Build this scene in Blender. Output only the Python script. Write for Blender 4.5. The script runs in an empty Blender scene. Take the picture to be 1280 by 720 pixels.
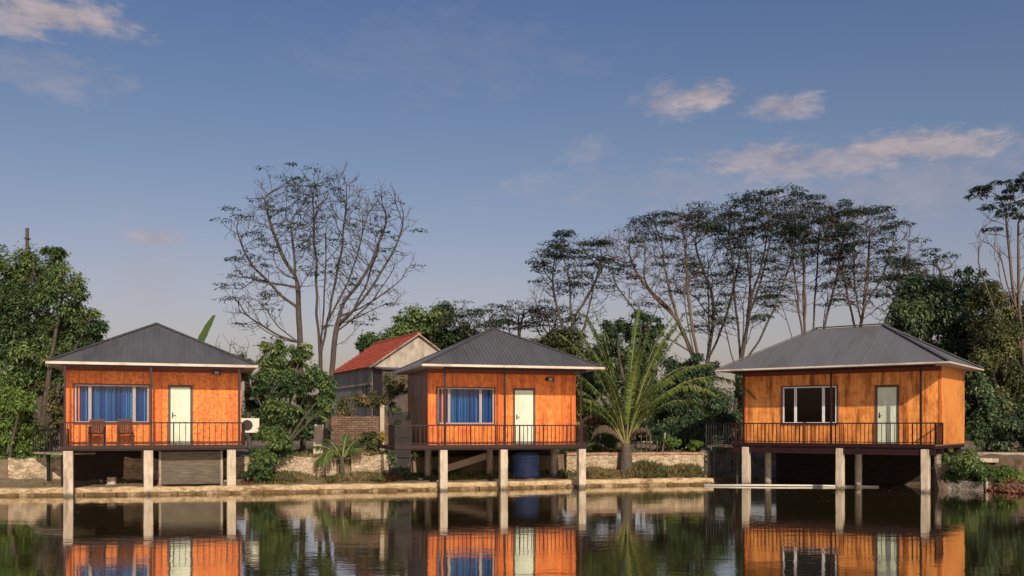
import bpy, math, random
import numpy as np
from mathutils import Vector
random.seed(7)
rng = np.random.default_rng(11)
scene = bpy.context.scene
COL = scene.collection
R = math.radians
PI = math.pi

# ------------------------------------------------------------------ camera
F, HZ, HC = 1203.0, 532.8, 2.33            # focal length in photo pixels, horizon row, eye height
cam_d = bpy.data.cameras.new('camera')
cam_d.sensor_width = 36.0
cam_d.lens = 36.0 * F / 1280.0
cam_d.shift_y = (HZ - 360.0) / 1280.0
cam_d.clip_start = 0.1
cam_d.clip_end = 3000
cam = bpy.data.objects.new('camera', cam_d)
cam.location = (0, 0, HC)
cam.rotation_euler = (R(90), 0, 0)
COL.objects.link(cam)
scene.camera = cam


def at(px, py, D):
    return Vector(((px - 640) / F * D, D, HC + (HZ - py) / F * D))


def gx(px, D):
    return (px - 640) / F * D


# ------------------------------------------------------------------ helpers
def tag(o, label=None, cat=None, group=None, kind=None):
    if label: o['label'] = label
    if cat: o['category'] = cat
    if group: o['group'] = group
    if kind: o['kind'] = kind
    return o


def empty(name, loc, rz=0.0):
    o = bpy.data.objects.new(name, None)
    o.location = loc
    o.rotation_euler = (0, 0, rz)
    o.empty_display_size = 0.3
    COL.objects.link(o)
    return o


class MB:
    """collects shapes for ONE mesh object"""
    def __init__(s):
        s.v = []; s.f = []

    def add(s, vs, fs):
        n = len(s.v)
        s.v += [tuple(p) for p in vs]
        s.f += [tuple(i + n for i in f) for f in fs]

    def box(s, x0, x1, y0, y1, z0, z1):
        s.add([(x0, y0, z0), (x1, y0, z0), (x1, y1, z0), (x0, y1, z0), (x0, y0, z1), (x1, y0, z1), (x1, y1, z1), (x0, y1, z1)],
              [(0, 3, 2, 1), (4, 5, 6, 7), (0, 1, 5, 4), (1, 2, 6, 5), (2, 3, 7, 6), (3, 0, 4, 7)])

    def bar(s, a, b, w, h=None):
        """rectangular bar from a to b"""
        h = h or w
        a = Vector(a); b = Vector(b); d = (b - a).normalized()
        up = Vector((0, 0, 1)) if abs(d.z) < 0.9 else Vector((1, 0, 0))
        x = d.cross(up).normalized(); y = x.cross(d).normalized()
        q = []
        for p in (a, b):
            for sx, sy in ((-1, -1), (1, -1), (1, 1), (-1, 1)):
                q.append(p + x * sx * w / 2 + y * sy * h / 2)
        s.add(q, [(0, 1, 2, 3), (7, 6, 5, 4), (0, 4, 5, 1), (1, 5, 6, 2), (2, 6, 7, 3), (3, 7, 4, 0)])

    def tube(s, pts, rad, n=8, cap=True):
        pts = [Vector(p) for p in pts]
        if not hasattr(rad, '__len__'): rad = [rad] * len(pts)
        base = len(s.v)
        prev = None
        for i, p in enumerate(pts):
            d = (pts[min(i + 1, len(pts) - 1)] - pts[max(i - 1, 0)]).normalized()
            if prev is None:
                up = Vector((0, 0, 1)) if abs(d.z) < 0.9 else Vector((1, 0, 0))
                x = d.cross(up).normalized()
            else:
                x = (prev - d * prev.dot(d)).normalized()
            prev = x
            y = d.cross(x)
            for k in range(n):
                t = 2 * PI * k / n
                s.v.append(tuple(p + (x * math.cos(t) + y * math.sin(t)) * rad[i]))
        for i in range(len(pts) - 1):
            for k in range(n):
                a = base + i * n + k; b = base + i * n + (k + 1) % n
                s.f.append((a, b, b + n, a + n))
        if cap:
            s.f.append(tuple(base + k for k in range(n))[::-1])
            s.f.append(tuple(base + (len(pts) - 1) * n + k for k in range(n)))

    def lathe(s, c, prof, n=16):
        base = len(s.v)
        for r, z in prof:
            for k in range(n):
                t = 2 * PI * k / n; s.v.append((c[0] + r * math.cos(t), c[1] + r * math.sin(t), c[2] + z))
        for i in range(len(prof) - 1):
            for k in range(n):
                a = base + i * n + k; b = base + i * n + (k + 1) % n
                s.f.append((a, b, b + n, a + n))
        s.f.append(tuple(base + k for k in range(n))[::-1]); s.f.append(tuple(base + (len(prof) - 1) * n + k for k in range(n)))

    def build(s, name, mat, parent=None, smooth=False, bevel=0.0):
        me = bpy.data.meshes.new(name)
        me.from_pydata(s.v, [], s.f)
        me.update()
        o = bpy.data.objects.new(name, me)
        me.materials.append(mat)
        if smooth:
            me.polygons.foreach_set('use_smooth', [True] * len(me.polygons))
        COL.objects.link(o)
        if parent: o.parent = parent
        if bevel:
            m = o.modifiers.new('bevel', 'BEVEL'); m.width = bevel; m.segments = 2; m.limit_method = 'ANGLE'
        return o


def quads_mesh(name, V, mat, tint=None, parent=None):
    """V: (N,4,3) array of quads -> one mesh with a per-face value 'tint'"""
    N = len(V)
    me = bpy.data.meshes.new(name)
    me.vertices.add(N * 4)
    me.vertices.foreach_set('co', np.ascontiguousarray(V, dtype=np.float32).ravel())
    me.loops.add(N * 4)
    me.loops.foreach_set('vertex_index', np.arange(N * 4, dtype=np.int32))
    me.polygons.add(N)
    me.polygons.foreach_set('loop_start', np.arange(0, N * 4, 4, dtype=np.int32))
    me.polygons.foreach_set('loop_total', np.full(N, 4, dtype=np.int32))
    me.update(calc_edges=True)
    if tint is not None:
        a = me.attributes.new('tint', 'FLOAT', 'FACE')
        a.data.foreach_set('value', np.asarray(tint, dtype=np.float32))
    me.materials.append(mat)
    o = bpy.data.objects.new(name, me)
    COL.objects.link(o)
    if parent: o.parent = parent
    return o


def nrm(a):
    return a / (np.linalg.norm(a, axis=-1, keepdims=True) + 1e-9)


def leaf_quads(P, Dr, Nn, L, W, droop=0.25):
    """diamond leaves: base P, direction Dr, face normal Nn"""
    Dr = nrm(Dr); S = nrm(np.cross(Dr, Nn))
    L = np.asarray(L).reshape(-1, 1); W = np.asarray(W).reshape(-1, 1)
    mid = P + Dr * L * 0.45
    tip = P + Dr * L; tip[:, 2] -= (L * droop)[:, 0]
    return np.stack([P, mid + S * W / 2, tip, mid - S * W / 2], axis=1)


# ------------------------------------------------------------------ materials
def new_mat(name):
    m = bpy.data.materials.new(name); m.use_nodes = True
    nt = m.node_tree; nt.nodes.clear()
    out = nt.nodes.new('ShaderNodeOutputMaterial')
    b = nt.nodes.new('ShaderNodeBsdfPrincipled')
    nt.links.new(b.outputs[0], out.inputs[0])
    return m, nt, b, out


class NT:
    def __init__(s, nt): s.nt = nt
    def n(s, t, **kw):
        x = s.nt.nodes.new(t)
        for k, v in kw.items(): setattr(x, k, v)
        return x
    def l(s, a, b): s.nt.links.new(a, b)
    def co(s, scale=(1, 1, 1), kind='Object'):
        t = s.n('ShaderNodeTexCoord'); m = s.n('ShaderNodeMapping'); m.inputs['Scale'].default_value = scale
        s.l(t.outputs[kind], m.inputs[0]); return m.outputs[0]
    def noise(s, vec, scale, detail=4, rough=0.55, dist=0.0):
        x = s.n('ShaderNodeTexNoise'); s.l(vec, x.inputs['Vector'])
        x.inputs['Scale'].default_value = scale; x.inputs['Detail'].default_value = detail
        x.inputs['Roughness'].default_value = rough; x.inputs['Distortion'].default_value = dist
        return x.outputs['Fac']
    def ramp(s, fac, stops):
        x = s.n('ShaderNodeValToRGB'); s.l(fac, x.inputs[0]); e = x.color_ramp.elements
        while len(e) < len(stops): e.new(0.5)
        for i, (p, c) in enumerate(stops):
            e[i].position = p; e[i].color = (c[0], c[1], c[2], 1) if hasattr(c, '__len__') else (c, c, c, 1)
        return x.outputs[0]
    def mix(s, fac, a, b, mode='MIX'):
        x = s.n('ShaderNodeMix', data_type='RGBA', blend_type=mode)
        for sock, v in ((x.inputs[0], fac), (x.inputs[6], a), (x.inputs[7], b)):
            if hasattr(v, 'is_linked') or hasattr(v, 'links'): s.l(v, sock)
            elif not hasattr(v, '__len__'): sock.default_value = v
            else: sock.default_value = (v[0], v[1], v[2], 1)
        return x.outputs[2]
    def math(s, op, a, b=0.0, c=0.0):
        x = s.n('ShaderNodeMath', operation=op)
        for i, v in enumerate((a, b, c)):
            if hasattr(v, 'links'): s.l(v, x.inputs[i])
            else: x.inputs[i].default_value = v
        return x.outputs[0]
    def bump(s, h, strength, dist=0.02):
        x = s.n('ShaderNodeBump'); x.inputs['Strength'].default_value = strength; x.inputs['Distance'].default_value = dist
        s.l(h, x.inputs['Height']); return x.outputs[0]
    def sep(s, v):
        x = s.n('ShaderNodeSeparateXYZ'); s.l(v, x.inputs[0]); return x.outputs


def mottled(name, c1, c2, scale=3.0, rough=0.8, bump=0.3, stretch=(1, 1, 1), c3=None, metallic=0.0, spec=0.3, wet=None):
    m, nt, b, _ = new_mat(name); k = NT(nt)
    v = k.co(stretch)
    n1 = k.noise(v, scale, 6, 0.65)
    col = k.ramp(n1, [(0.32, c1), (0.68, c2)])
    if c3:
        n2 = k.noise(v, scale * 0.35, 5, 0.7)
        col = k.mix(k.ramp(n2, [(0.5, 0.0), (0.66, 1.0)]), col, c3)
    if wet:                                              # algae and tide mark just above the water
        gp = k.n('ShaderNodeNewGeometry'); zz = k.sep(gp.outputs['Position'])[2]
        wn = k.noise(k.co((3, 3, 3)), 2.0, 5, .7)
        edge = k.math('SUBTRACT', zz, k.math('MULTIPLY', k.math('SUBTRACT', wn, .5), wet * 2.2))
        col = k.mix(k.ramp(k.math('DIVIDE', edge, wet), [(.35, .85), (1.0, 0.0)]), col, (0.07, 0.055, 0.03))
    k.l(col, b.inputs['Base Color'])
    b.inputs['Roughness'].default_value = rough
    b.inputs['Metallic'].default_value = metallic
    b.inputs['Specular IOR Level'].default_value = spec
    if bump:
        n3 = k.noise(v, scale * 6, 5, 0.6)
        k.l(k.bump(n3, bump), b.inputs['Normal'])
    return m


def board_mat(name, base, alt, dark, plank, mottle_scale, mottle_amt, stain_amt, seam=0.02, gloss=0.45):
    """stained boards: plank tone, vertical grain, blotches, seams"""
    m, nt, b, _ = new_mat(name); k = NT(nt)
    v = k.co()
    xs, ys, zs = k.sep(v)[0:3]
    u = k.math('ADD', xs, k.math('MULTIPLY', ys, 1.0))
    t = k.math('DIVIDE', u, plank)
    wn = k.n('ShaderNodeTexWhiteNoise', noise_dimensions='1D'); k.l(k.math('FLOOR', t), wn.inputs['W'])
    col = k.mix(wn.outputs['Value'], base, alt)
    cx = k.n('ShaderNodeCombineXYZ'); k.l(k.math('MULTIPLY', u, 5.0), cx.inputs[0]); k.l(k.math('MULTIPLY', wn.outputs['Value'], 31), cx.inputs[1]); k.l(k.math('MULTIPLY', zs, 0.9), cx.inputs[2])
    g = k.noise(cx.outputs[0], 2.2, 6, 0.7, 0.4)
    col = k.mix(k.ramp(g, [(0.5, 0.0), (0.78, 0.75)]), col, dark)
    mt = k.noise(v, mottle_scale, 5, 0.75)
    col = k.mix(k.ramp(mt, [(0.46, 0.0), (0.62, mottle_amt)]), col, dark)
    mt2 = k.noise(v, mottle_scale * 2.3, 4, 0.7)
    col = k.mix(k.ramp(mt2, [(0.5, 0.0), (0.75, mottle_amt * 0.7)]), col, (min(1, base[0] * 1.25), base[1] * 1.5, base[2] * 1.3))
    # rain and weather stains that run down from the top of the boards
    sx = k.n('ShaderNodeCombineXYZ'); k.l(k.math('MULTIPLY', u, 3.0), sx.inputs[0]); k.l(k.math('MULTIPLY', zs, 0.45), sx.inputs[2])
    st = k.noise(sx.outputs[0], 1.0, 4, 0.6)
    col = k.mix(k.ramp(st, [(0.47, 0.0), (0.66, stain_amt)]), col, (dark[0] * 0.45, dark[1] * 0.4, dark[2] * 0.4))
    fr = k.math('FRACT', t)
    sm = k.math('LESS_THAN', fr, seam)
    col = k.mix(k.math('MULTIPLY', sm, 0.75), col, (dark[0] * 0.25, dark[1] * 0.25, dark[2] * 0.25))
    k.l(col, b.inputs['Base Color'])
    b.inputs['Roughness'].default_value = gloss
    b.inputs['Specular IOR Level'].default_value = 0.25
    hh = k.math('SUBTRACT', k.math('MULTIPLY', g, 0.4), sm)
    k.l(k.bump(hh, 0.35, 0.006), b.inputs['Normal'])
    return m


def leaf_mat(name, cols, transl=0.3, rough=0.5):
    m, nt, b, out = new_mat(name); k = NT(nt)
    a = k.n('ShaderNodeAttribute', attribute_name='tint')
    col = k.ramp(a.outputs['Fac'], [(i / (len(cols) - 1), c) for i, c in enumerate(cols)])
    k.l(col, b.inputs['Base Color'])
    b.inputs['Roughness'].default_value = rough
    b.inputs['Specular IOR Level'].default_value = 0.35
    tr = k.n('ShaderNodeBsdfTranslucent'); k.l(col, tr.inputs[0])
    mx = k.n('ShaderNodeMixShader'); mx.inputs[0].default_value = transl
    k.l(b.outputs[0], mx.inputs[1]); k.l(tr.outputs[0], mx.inputs[2]); k.l(mx.outputs[0], out.inputs[0])
    return m


M = {}
M['board1'] = board_mat('red_orange_fibre_board', (0.74, 0.200, 0.036), (0.80, 0.26, 0.05), (0.44, 0.065, 0.018), 0.62, 8.0, .95, 0.35, seam=0.022)
M['board2'] = board_mat('orange_red_planks', (0.74, 0.195, 0.034), (0.80, 0.25, 0.05), (0.42, 0.06, 0.016), 0.31, 4.0, 0.7, 0.6, seam=0.03)
M['board3'] = board_mat('honey_orange_planks', (0.78, 0.29, 0.072), (0.84, 0.37, 0.10), (0.36, 0.08, 0.02), 0.15, 3.0, 0.6, 0.9, seam=0.05)
M['panel3'] = mottled('yellow_orange_panel', (0.60, 0.22, 0.05), (0.66, 0.26, 0.06), 2.0, 0.6, 0.1, c3=(0.40, 0.13, 0.03))
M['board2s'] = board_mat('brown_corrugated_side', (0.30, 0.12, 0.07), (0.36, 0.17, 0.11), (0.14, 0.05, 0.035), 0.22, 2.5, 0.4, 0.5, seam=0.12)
M['trim'] = mottled('dark_red_trim', (0.13, 0.025, 0.014), (0.20, 0.04, 0.02), 5, 0.5, 0.1)
M['corner'] = mottled('orange_corner_board', (0.62, 0.15, 0.03), (0.50, 0.09, 0.02), 4, 0.5, 0.2, (3, 3, .5))
M['steel'] = mottled('dark_red_painted_steel', (0.016, 0.006, 0.006), (0.028, 0.009, 0.008), 9, 0.45, 0.05)
M['steel_dark'] = mottled('black_painted_steel', (0.010, 0.009, 0.009), (0.020, 0.016, 0.015), 9, 0.5, 0.05)
M['roof'] = mottled('dark_grey_metal_roofing', (0.070, 0.071, 0.078), (0.095, 0.094, 0.100), 1.2, 0.5, 0.06, (1.6, .6, .6), c3=(0.050, 0.046, 0.044), spec=0.35)
M['roof3'] = mottled('light_grey_metal_roofing', (0.115, 0.114, 0.122), (0.135, 0.134, 0.140), 0.9, 0.5, 0.03, (1.6, .6, .6), c3=(0.095, 0.092, 0.092), spec=0.35)
M['cap'] = mottled('grey_ridge_flashing', (0.055, 0.056, 0.06), (0.08, 0.08, 0.085), 2, 0.4, 0.04)
M['fascia'] = mottled('cream_fascia', (0.62, 0.54, 0.45), (0.50, 0.42, 0.34), 3, 0.6, 0.08, (1, 1, 3), c3=(0.38, 0.28, 0.22))
M['soffit'] = mottled('pale_soffit', (0.42, 0.36, 0.31), (0.33, 0.27, 0.23), 2, 0.7, 0.1)
M['door'] = mottled('pale_green_white_door', (0.56, 0.62, 0.47), (0.66, 0.71, 0.57), 1.8, 0.4, 0.05, (2, 2, .7), c3=(0.44, 0.48, 0.36))
M['door_frame'] = mottled('grey_brown_door_frame', (0.075, 0.045, 0.035), (0.11, 0.07, 0.05), 6, 0.5, 0.05)
M['alu'] = mottled('grey_aluminium_frame', (0.30, 0.25, 0.23), (0.38, 0.33, 0.30), 4, 0.4, 0.03)
M['white_frame'] = mottled('white_window_frame', (0.62, 0.60, 0.62), (0.72, 0.70, 0.70), 4, 0.4, 0.03)
M['curtain'] = mottled('blue_curtain', (0.004, 0.045, 0.18), (0.012, 0.12, 0.36), 1.5, 0.6, 0.0, (17, 1, .10), c3=(0.05, 0.27, 0.50))  # pleat highlights and shade also painted in as vertical stripes
M['interior'] = mottled('brown_interior', (0.10, 0.055, 0.035), (0.15, 0.085, 0.05), 2, 0.7, 0.0)
M['deck'] = mottled('weathered_deck', (0.16, 0.08, 0.05), (0.24, 0.13, 0.08), 4, 0.7, 0.2, (1, 8, 1))
M['concrete'] = mottled('pale_concrete', (0.42, 0.34, 0.25), (0.56, 0.47, 0.36), 3.2, 0.85, 0.35, (2.5, 2.5, .8), c3=(0.27, 0.215, 0.15), wet=.16)
M['concrete_old'] = mottled('grey_concrete', (0.26, 0.22, 0.18), (0.40, 0.34, 0.27), 4, 0.9, 0.35, (2, 2, .8), c3=(0.16, 0.13, 0.10), wet=.2)
M['metal_grey'] = mottled('zinc_slat', (0.10, 0.085, 0.065), (0.21, 0.175, 0.13), 2.5, 0.8, 0.3, (1, 1, 7))
M['white_plastic'] = mottled('cream_plastic', (0.60, 0.56, 0.46), (0.66, 0.62, 0.52), 3, 0.5, 0.03)
M['black'] = mottled('black_plastic', (0.02, 0.018, 0.018), (0.035, 0.03, 0.03), 4, 0.5, 0.0)
M['brown_wood'] = mottled('dark_brown_wood', (0.08, 0.027, 0.016), (0.14, 0.048, 0.026), 5, 0.55, 0.1, (1, 1, 4))
M['grey_wood'] = mottled('weathered_grey_wood', (0.24, 0.19, 0.14), (0.38, 0.31, 0.23), 5, 0.85, 0.3, (4, 4, 1))
M['tank'] = mottled('dark_blue_plastic', (0.06, 0.10, 0.26), (0.08, 0.14, 0.34), 3, 0.4, 0.03)
M['bark_grey'] = mottled('grey_brown_bark', (0.045, 0.036, 0.031), (0.10, 0.082, 0.066), 5, 0.9, 0.5, (3, 3, .8))
M['bark_tan'] = mottled('tan_bark', (0.080, 0.056, 0.043), (0.16, 0.115, 0.085), 4, 0.9, 0.4, (3, 3, .8))
M['bark_dark'] = mottled('dark_bark', (0.06, 0.048, 0.038), (0.11, 0.09, 0.07), 5, 0.9, 0.4, (3, 3, .8))
M['underfloor_shade'] = mottled('underfloor_shade_dark', (0.018, 0.013, 0.010), (0.045, 0.033, 0.025), 3, 0.95, 0.3, (1, 1, 4))  # near-black tone imitating deep shade below the floors
M['lean'] = mottled('dark_streaked_brown', (0.06, 0.045, 0.04), (0.13, 0.10, 0.085), 3, 0.9, 0.2, (3, 3, .5))  # dark brown with vertical streaks, for the box before the gable
M['plaster'] = mottled('stained_plaster', (0.28, 0.245, 0.20), (0.50, 0.44, 0.36), 2.6, 0.9, 0.3, (1, 1, .6), c3=(0.15, 0.125, 0.10))
M['plaster_grey'] = mottled('grey_render', (0.22, 0.21, 0.20), (0.33, 0.31, 0.29), 1.0, 0.9, 0.3, (1, 1, .5), c3=(0.12, 0.11, 0.10))

G = [(0.020, 0.045, 0.012), (0.045, 0.085, 0.018), (0.085, 0.13, 0.022)]
M['leaf_mid'] = leaf_mat('mid_green_leaves', [(0.043, 0.080, 0.032), (0.109, 0.167, 0.052), (0.232, 0.290, 0.087)])
M['leaf_bright'] = leaf_mat('bright_green_leaves', [(0.054, 0.101, 0.024), (0.128, 0.203, 0.046), (0.270, 0.351, 0.081)])
M['leaf_dark'] = leaf_mat('dark_green_leaves', [(0.030, 0.056, 0.030), (0.068, 0.112, 0.049), (0.160, 0.206, 0.085)], 0.2)
M['leaf_olive'] = leaf_mat('olive_leaves', [(0.042, 0.053, 0.022), (0.098, 0.112, 0.042), (0.224, 0.224, 0.077)])
M['leaf_blue'] = leaf_mat('blue_green_small_leaves', [(0.021, 0.039, 0.030), (0.039, 0.069, 0.042), (0.090, 0.128, 0.054)], 0.2)
M['leaf_palm'] = leaf_mat('palm_green_leaflets', [(0.050, 0.085, 0.024), (0.105, 0.155, 0.038), (0.21, 0.25, 0.062)], 0.35, 0.4)
M['leaf_dry'] = leaf_mat('dry_brown_leaves', [(0.050, 0.034, 0.024), (0.15, 0.10, 0.06), (0.28, 0.20, 0.12)], 0.15, 0.8)
M['leaf_red'] = leaf_mat('red_brown_plants', [(0.12, 0.045, 0.030), (0.22, 0.085, 0.050), (0.30, 0.17, 0.085)], 0.2, 0.7)
M['leaf_mixdry'] = leaf_mat('dry_and_green_growth', [(0.046, 0.072, 0.021), (0.117, 0.111, 0.039), (0.286, 0.195, 0.098)], 0.2, 0.7)
M['leaf_yellow'] = leaf_mat('yellow_leaves', [(0.30, 0.24, 0.02), (0.55, 0.40, 0.03), (0.70, 0.52, 0.06)], 0.3)
M['rachis'] = mottled('yellow_green_stalk', (0.16, 0.17, 0.05), (0.26, 0.24, 0.09), 5, 0.5, 0.05)


def ground_material():
    m, nt, b, _ = new_mat('earth_bank'); k = NT(nt)
    v = k.co()
    a = k.noise(v, 0.9, 8, 0.65); c = k.noise(v, 5.0, 6, 0.7)
    col = k.ramp(a, [(0.35, (0.10, 0.065, 0.040)), (0.5, (0.17, 0.12, 0.075)), (0.66, (0.085, 0.085, 0.035))])
    col = k.mix(k.ramp(c, [(0.45, 0.0), (0.7, 0.8)]), col, (0.26, 0.19, 0.12))
    k.l(col, b.inputs['Base Color']); b.inputs['Roughness'].default_value = 0.95
    k.l(k.bump(c, 0.8, 0.05), b.inputs['Normal'])
    return m


def stone_material(name, c1, c2, joint, scale, joint_w=0.06):
    m, nt, b, _ = new_mat(name); k = NT(nt)
    v = k.co((1, 1, 1.5))
    dn = k.n('ShaderNodeTexNoise'); k.l(v, dn.inputs['Vector']); dn.inputs['Scale'].default_value = 2.5
    vv = k.n('ShaderNodeVectorMath', operation='MULTIPLY_ADD'); k.l(dn.outputs['Color'], vv.inputs[0]); vv.inputs[1].default_value = (.35, .35, .35); k.l(v, vv.inputs[2])
    vo = k.n('ShaderNodeTexVoronoi', feature='DISTANCE_TO_EDGE'); vo.inputs['Scale'].default_value = scale; k.l(vv.outputs[0], vo.inputs['Vector'])
    vc = k.n('ShaderNodeTexVoronoi'); vc.inputs['Scale'].default_value = scale; k.l(vv.outputs[0], vc.inputs['Vector'])
    sp = k.n('ShaderNodeSeparateColor'); k.l(vc.outputs['Color'], sp.inputs[0])
    col = k.mix(sp.outputs[0], c1, c2)
    n = k.noise(v, 3.0, 7, 0.75)
    col = k.mix(k.ramp(n, [(0.45, 0.0), (0.65, 0.8)]), col, (c1[0] * 0.45, c1[1] * 0.45, c1[2] * 0.4))
    jm = k.ramp(vo.outputs['Distance'], [(0.0, 0.55), (joint_w, 0.0)])
    n7 = k.noise(v, 9.0, 6, 0.75); col = k.mix(k.ramp(n7, [(0.42, 0.0), (0.66, 0.75)]), col, (c1[0] * .4, c1[1] * .36, c1[2] * .3))
    col = k.mix(k.math('MULTIPLY', jm, k.ramp(n, [(.35, 0.), (.6, 1.)])), col, joint)
    k.l(col, b.inputs['Base Color']); b.inputs['Roughness'].default_value = 0.9
    hh = k.math('ADD', k.math('MULTIPLY', k.math('MINIMUM', vo.outputs['Distance'], 0.15), 4.0), k.math('MULTIPLY', n, 0.6))
    k.l(k.bump(hh, 0.7, 0.06), b.inputs['Normal'])
    return m


def brick_material(name, c1, c2, mortar):
    m, nt, b, _ = new_mat(name); k = NT(nt)
    v = k.co(); s = k.sep(v)
    cx = k.n('ShaderNodeCombineXYZ'); k.l(k.math('ADD', s[0], s[1]), cx.inputs[0]); k.l(s[2], cx.inputs[1])
    br = k.n('ShaderNodeTexBrick'); k.l(cx.outputs[0], br.inputs['Vector'])
    br.inputs['Color1'].default_value = (*c1, 1); br.inputs['Color2'].default_value = (*c2, 1); br.inputs['Mortar'].default_value = (*mortar, 1)
    br.inputs['Scale'].default_value = 1.0; br.inputs['Brick Width'].default_value = 0.24; br.inputs['Row Height'].default_value = 0.095; br.inputs['Mortar Size'].default_value = 0.012
    n = k.noise(v, 2.5, 6, 0.7)
    col = k.mix(k.ramp(n, [(0.42, 0.0), (0.68, 0.75)]), br.outputs['Color'], (0.10, 0.075, 0.05))
    k.l(col, b.inputs['Base Color']); b.inputs['Roughness'].default_value = 0.92
    k.l(k.bump(k.math('SUBTRACT', n, br.outputs['Fac']), 0.6, 0.02), b.inputs['Normal'])
    return m


def tile_material():
    m, nt, b, _ = new_mat('red_clay_tiles'); k = NT(nt)
    v = k.co(); n = k.noise(v, 1.5, 6, 0.7); n2 = k.noise(v, 9, 3, 0.6)
    col = k.ramp(n2, [(0.3, (0.26, 0.042, 0.024)), (0.7, (0.42, 0.085, 0.042))])
    col = k.mix(k.ramp(n, [(0.5, 0.0), (0.7, 0.6)]), col, (0.16, 0.05, 0.03))
    k.l(col, b.inputs['Base Color']); b.inputs['Roughness'].default_value = 0.75
    return m


def water_material():
    m, nt, b, out = new_mat('pond_water'); k = NT(nt)
    v = k.co()
    n0 = k.noise(v, 0.25, 4, 0.6)
    k.l(k.ramp(n0, [(0.3, (0.022, 0.018, 0.007)), (0.7, (0.034, 0.028, 0.010))]), b.inputs['Base Color'])
    b.inputs['IOR'].default_value = 1.5
    b.inputs['Specular IOR Level'].default_value = 0.95
    b.inputs['Roughness'].default_value = 0.035
    v1 = k.co((1.6, 3.2, 1)); v2 = k.co((0.5, 1.1, 1))
    a = k.noise(v1, 1.6, 3, 0.5, 0.5); c = k.noise(v2, 1.0, 2, 0.5)
    patch = k.ramp(k.noise(k.co((0.10, 0.22, 1)), 1.0, 3, 0.6), [(0.38, 0.35), (0.65, 1.0)])
    h = k.math('ADD', k.math('MULTIPLY', k.math('MULTIPLY', a, patch), 0.5), k.math('MULTIPLY', c, 0.55))
    nb = k.bump(h, 0.13, 0.05)
    k.l(nb, b.inputs['Normal'])
    gl = k.n('ShaderNodeBsdfGlossy'); gl.inputs['Roughness'].default_value = 0.03; gl.inputs[0].default_value = (.92, .9, .84, 1); k.l(nb, gl.inputs['Normal'])
    mx = k.n('ShaderNodeMixShader'); mx.inputs[0].default_value = 0.34
    k.l(b.outputs[0], mx.inputs[1]); k.l(gl.outputs[0], mx.inputs[2]); k.l(mx.outputs[0], out.inputs[0])
    return m


def glass_material(name, tint, refl):
    m, nt, b, out = new_mat(name); k = NT(nt)
    tr = k.n('ShaderNodeBsdfTransparent'); tr.inputs[0].default_value = (*tint, 1)
    gl = k.n('ShaderNodeBsdfGlossy'); gl.inputs['Roughness'].default_value = 0.03; gl.inputs[0].default_value = (.9, .9, .9, 1)
    fr = k.n('ShaderNodeFresnel'); fr.inputs[0].default_value = 1.5
    mx = k.n('ShaderNodeMixShader'); k.l(k.math('MULTIPLY', fr.outputs[0], refl), mx.inputs[0])
    k.l(tr.outputs[0], mx.inputs[1]); k.l(gl.outputs[0], mx.inputs[2]); k.l(mx.outputs[0], out.inputs[0])
    return m


M['ground'] = ground_material()
M['stone'] = stone_material('rubble_masonry', (0.46, 0.36, 0.24), (0.62, 0.50, 0.35), (0.13, 0.09, 0.055), 3.2)
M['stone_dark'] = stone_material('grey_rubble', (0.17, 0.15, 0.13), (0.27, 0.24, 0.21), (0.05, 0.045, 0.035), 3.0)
M['ledge'] = mottled('worn_concrete_ledge', (0.36, 0.25, 0.13), (0.64, 0.50, 0.31), 6, 0.95, 1.0, (1, 1, 2.5), c3=(0.22, 0.13, 0.06), wet=.12)
M['footing'] = mottled('algae_stained_concrete', (0.07, 0.042, 0.018), (0.16, 0.10, 0.045), 5, 0.95, 0.6, c3=(0.36, 0.27, 0.16))
M['brick'] = brick_material('old_brick', (0.15, 0.085, 0.055), (0.27, 0.165, 0.105), (0.05, 0.04, 0.03))
M['brick_red'] = brick_material('red_coping_brick', (0.42, 0.17, 0.11), (0.50, 0.23, 0.15), (0.35, 0.27, 0.20))
M['tile'] = tile_material()
M['water'] = water_material()
M['glass'] = glass_material('window_glass', (0.95, 0.97, 0.98), 0.3)
M['glass_dark'] = glass_material('dim_window_glass', (0.60, 0.55, 0.52), 0.8)

# ------------------------------------------------------------------ ground, water
ST = [(-150, 12, -156, 16), (-60, 23, -62, 27), (-30, 29.0, -31, 32.4), (-18, 31.9, -18.3, 34.8), (-16.4, 32.3, -16.6, 35.3), (-12.3, 32.9, -12.3, 35.9),
      (-8.7, 33.7, -8.7, 36.4), (-4.1, 34.95, -4.3, 37.6), (-2.4, 35.5, -2.4, 38.2), (0, 36.1, -.2, 39.0), (2.5, 37.3, 2.3, 39.6), (5.2, 38.0, 5.1, 40.1), (8.0, 38.6, 7.9, 40.5),
      (8.5, 40.2, 8.6, 42.6), (10, 43.0, 10, 44.8), (13, 42.7, 13.5, 44.6), (15.3, 39.3, 17.0, 41.0), (16.0, 36.8, 18.2, 38.6),
      (17.0, 35.6, 19.0, 37.0), (17.6, 32.6, 20.5, 34.4), (24, 30, 26, 33), (60, 24, 64, 30), (150, 10, 156, 16)]


def resample(st, n):
    P = np.array(st, float)
    s = np.concatenate([[0], np.cumsum(np.minimum(np.linalg.norm(np.diff(P[:, :2], axis=0), axis=1), 6))])
    t = np.linspace(0, s[-1], n)
    return np.stack([np.interp(t, s, P[:, i]) for i in range(4)], axis=1)


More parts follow.
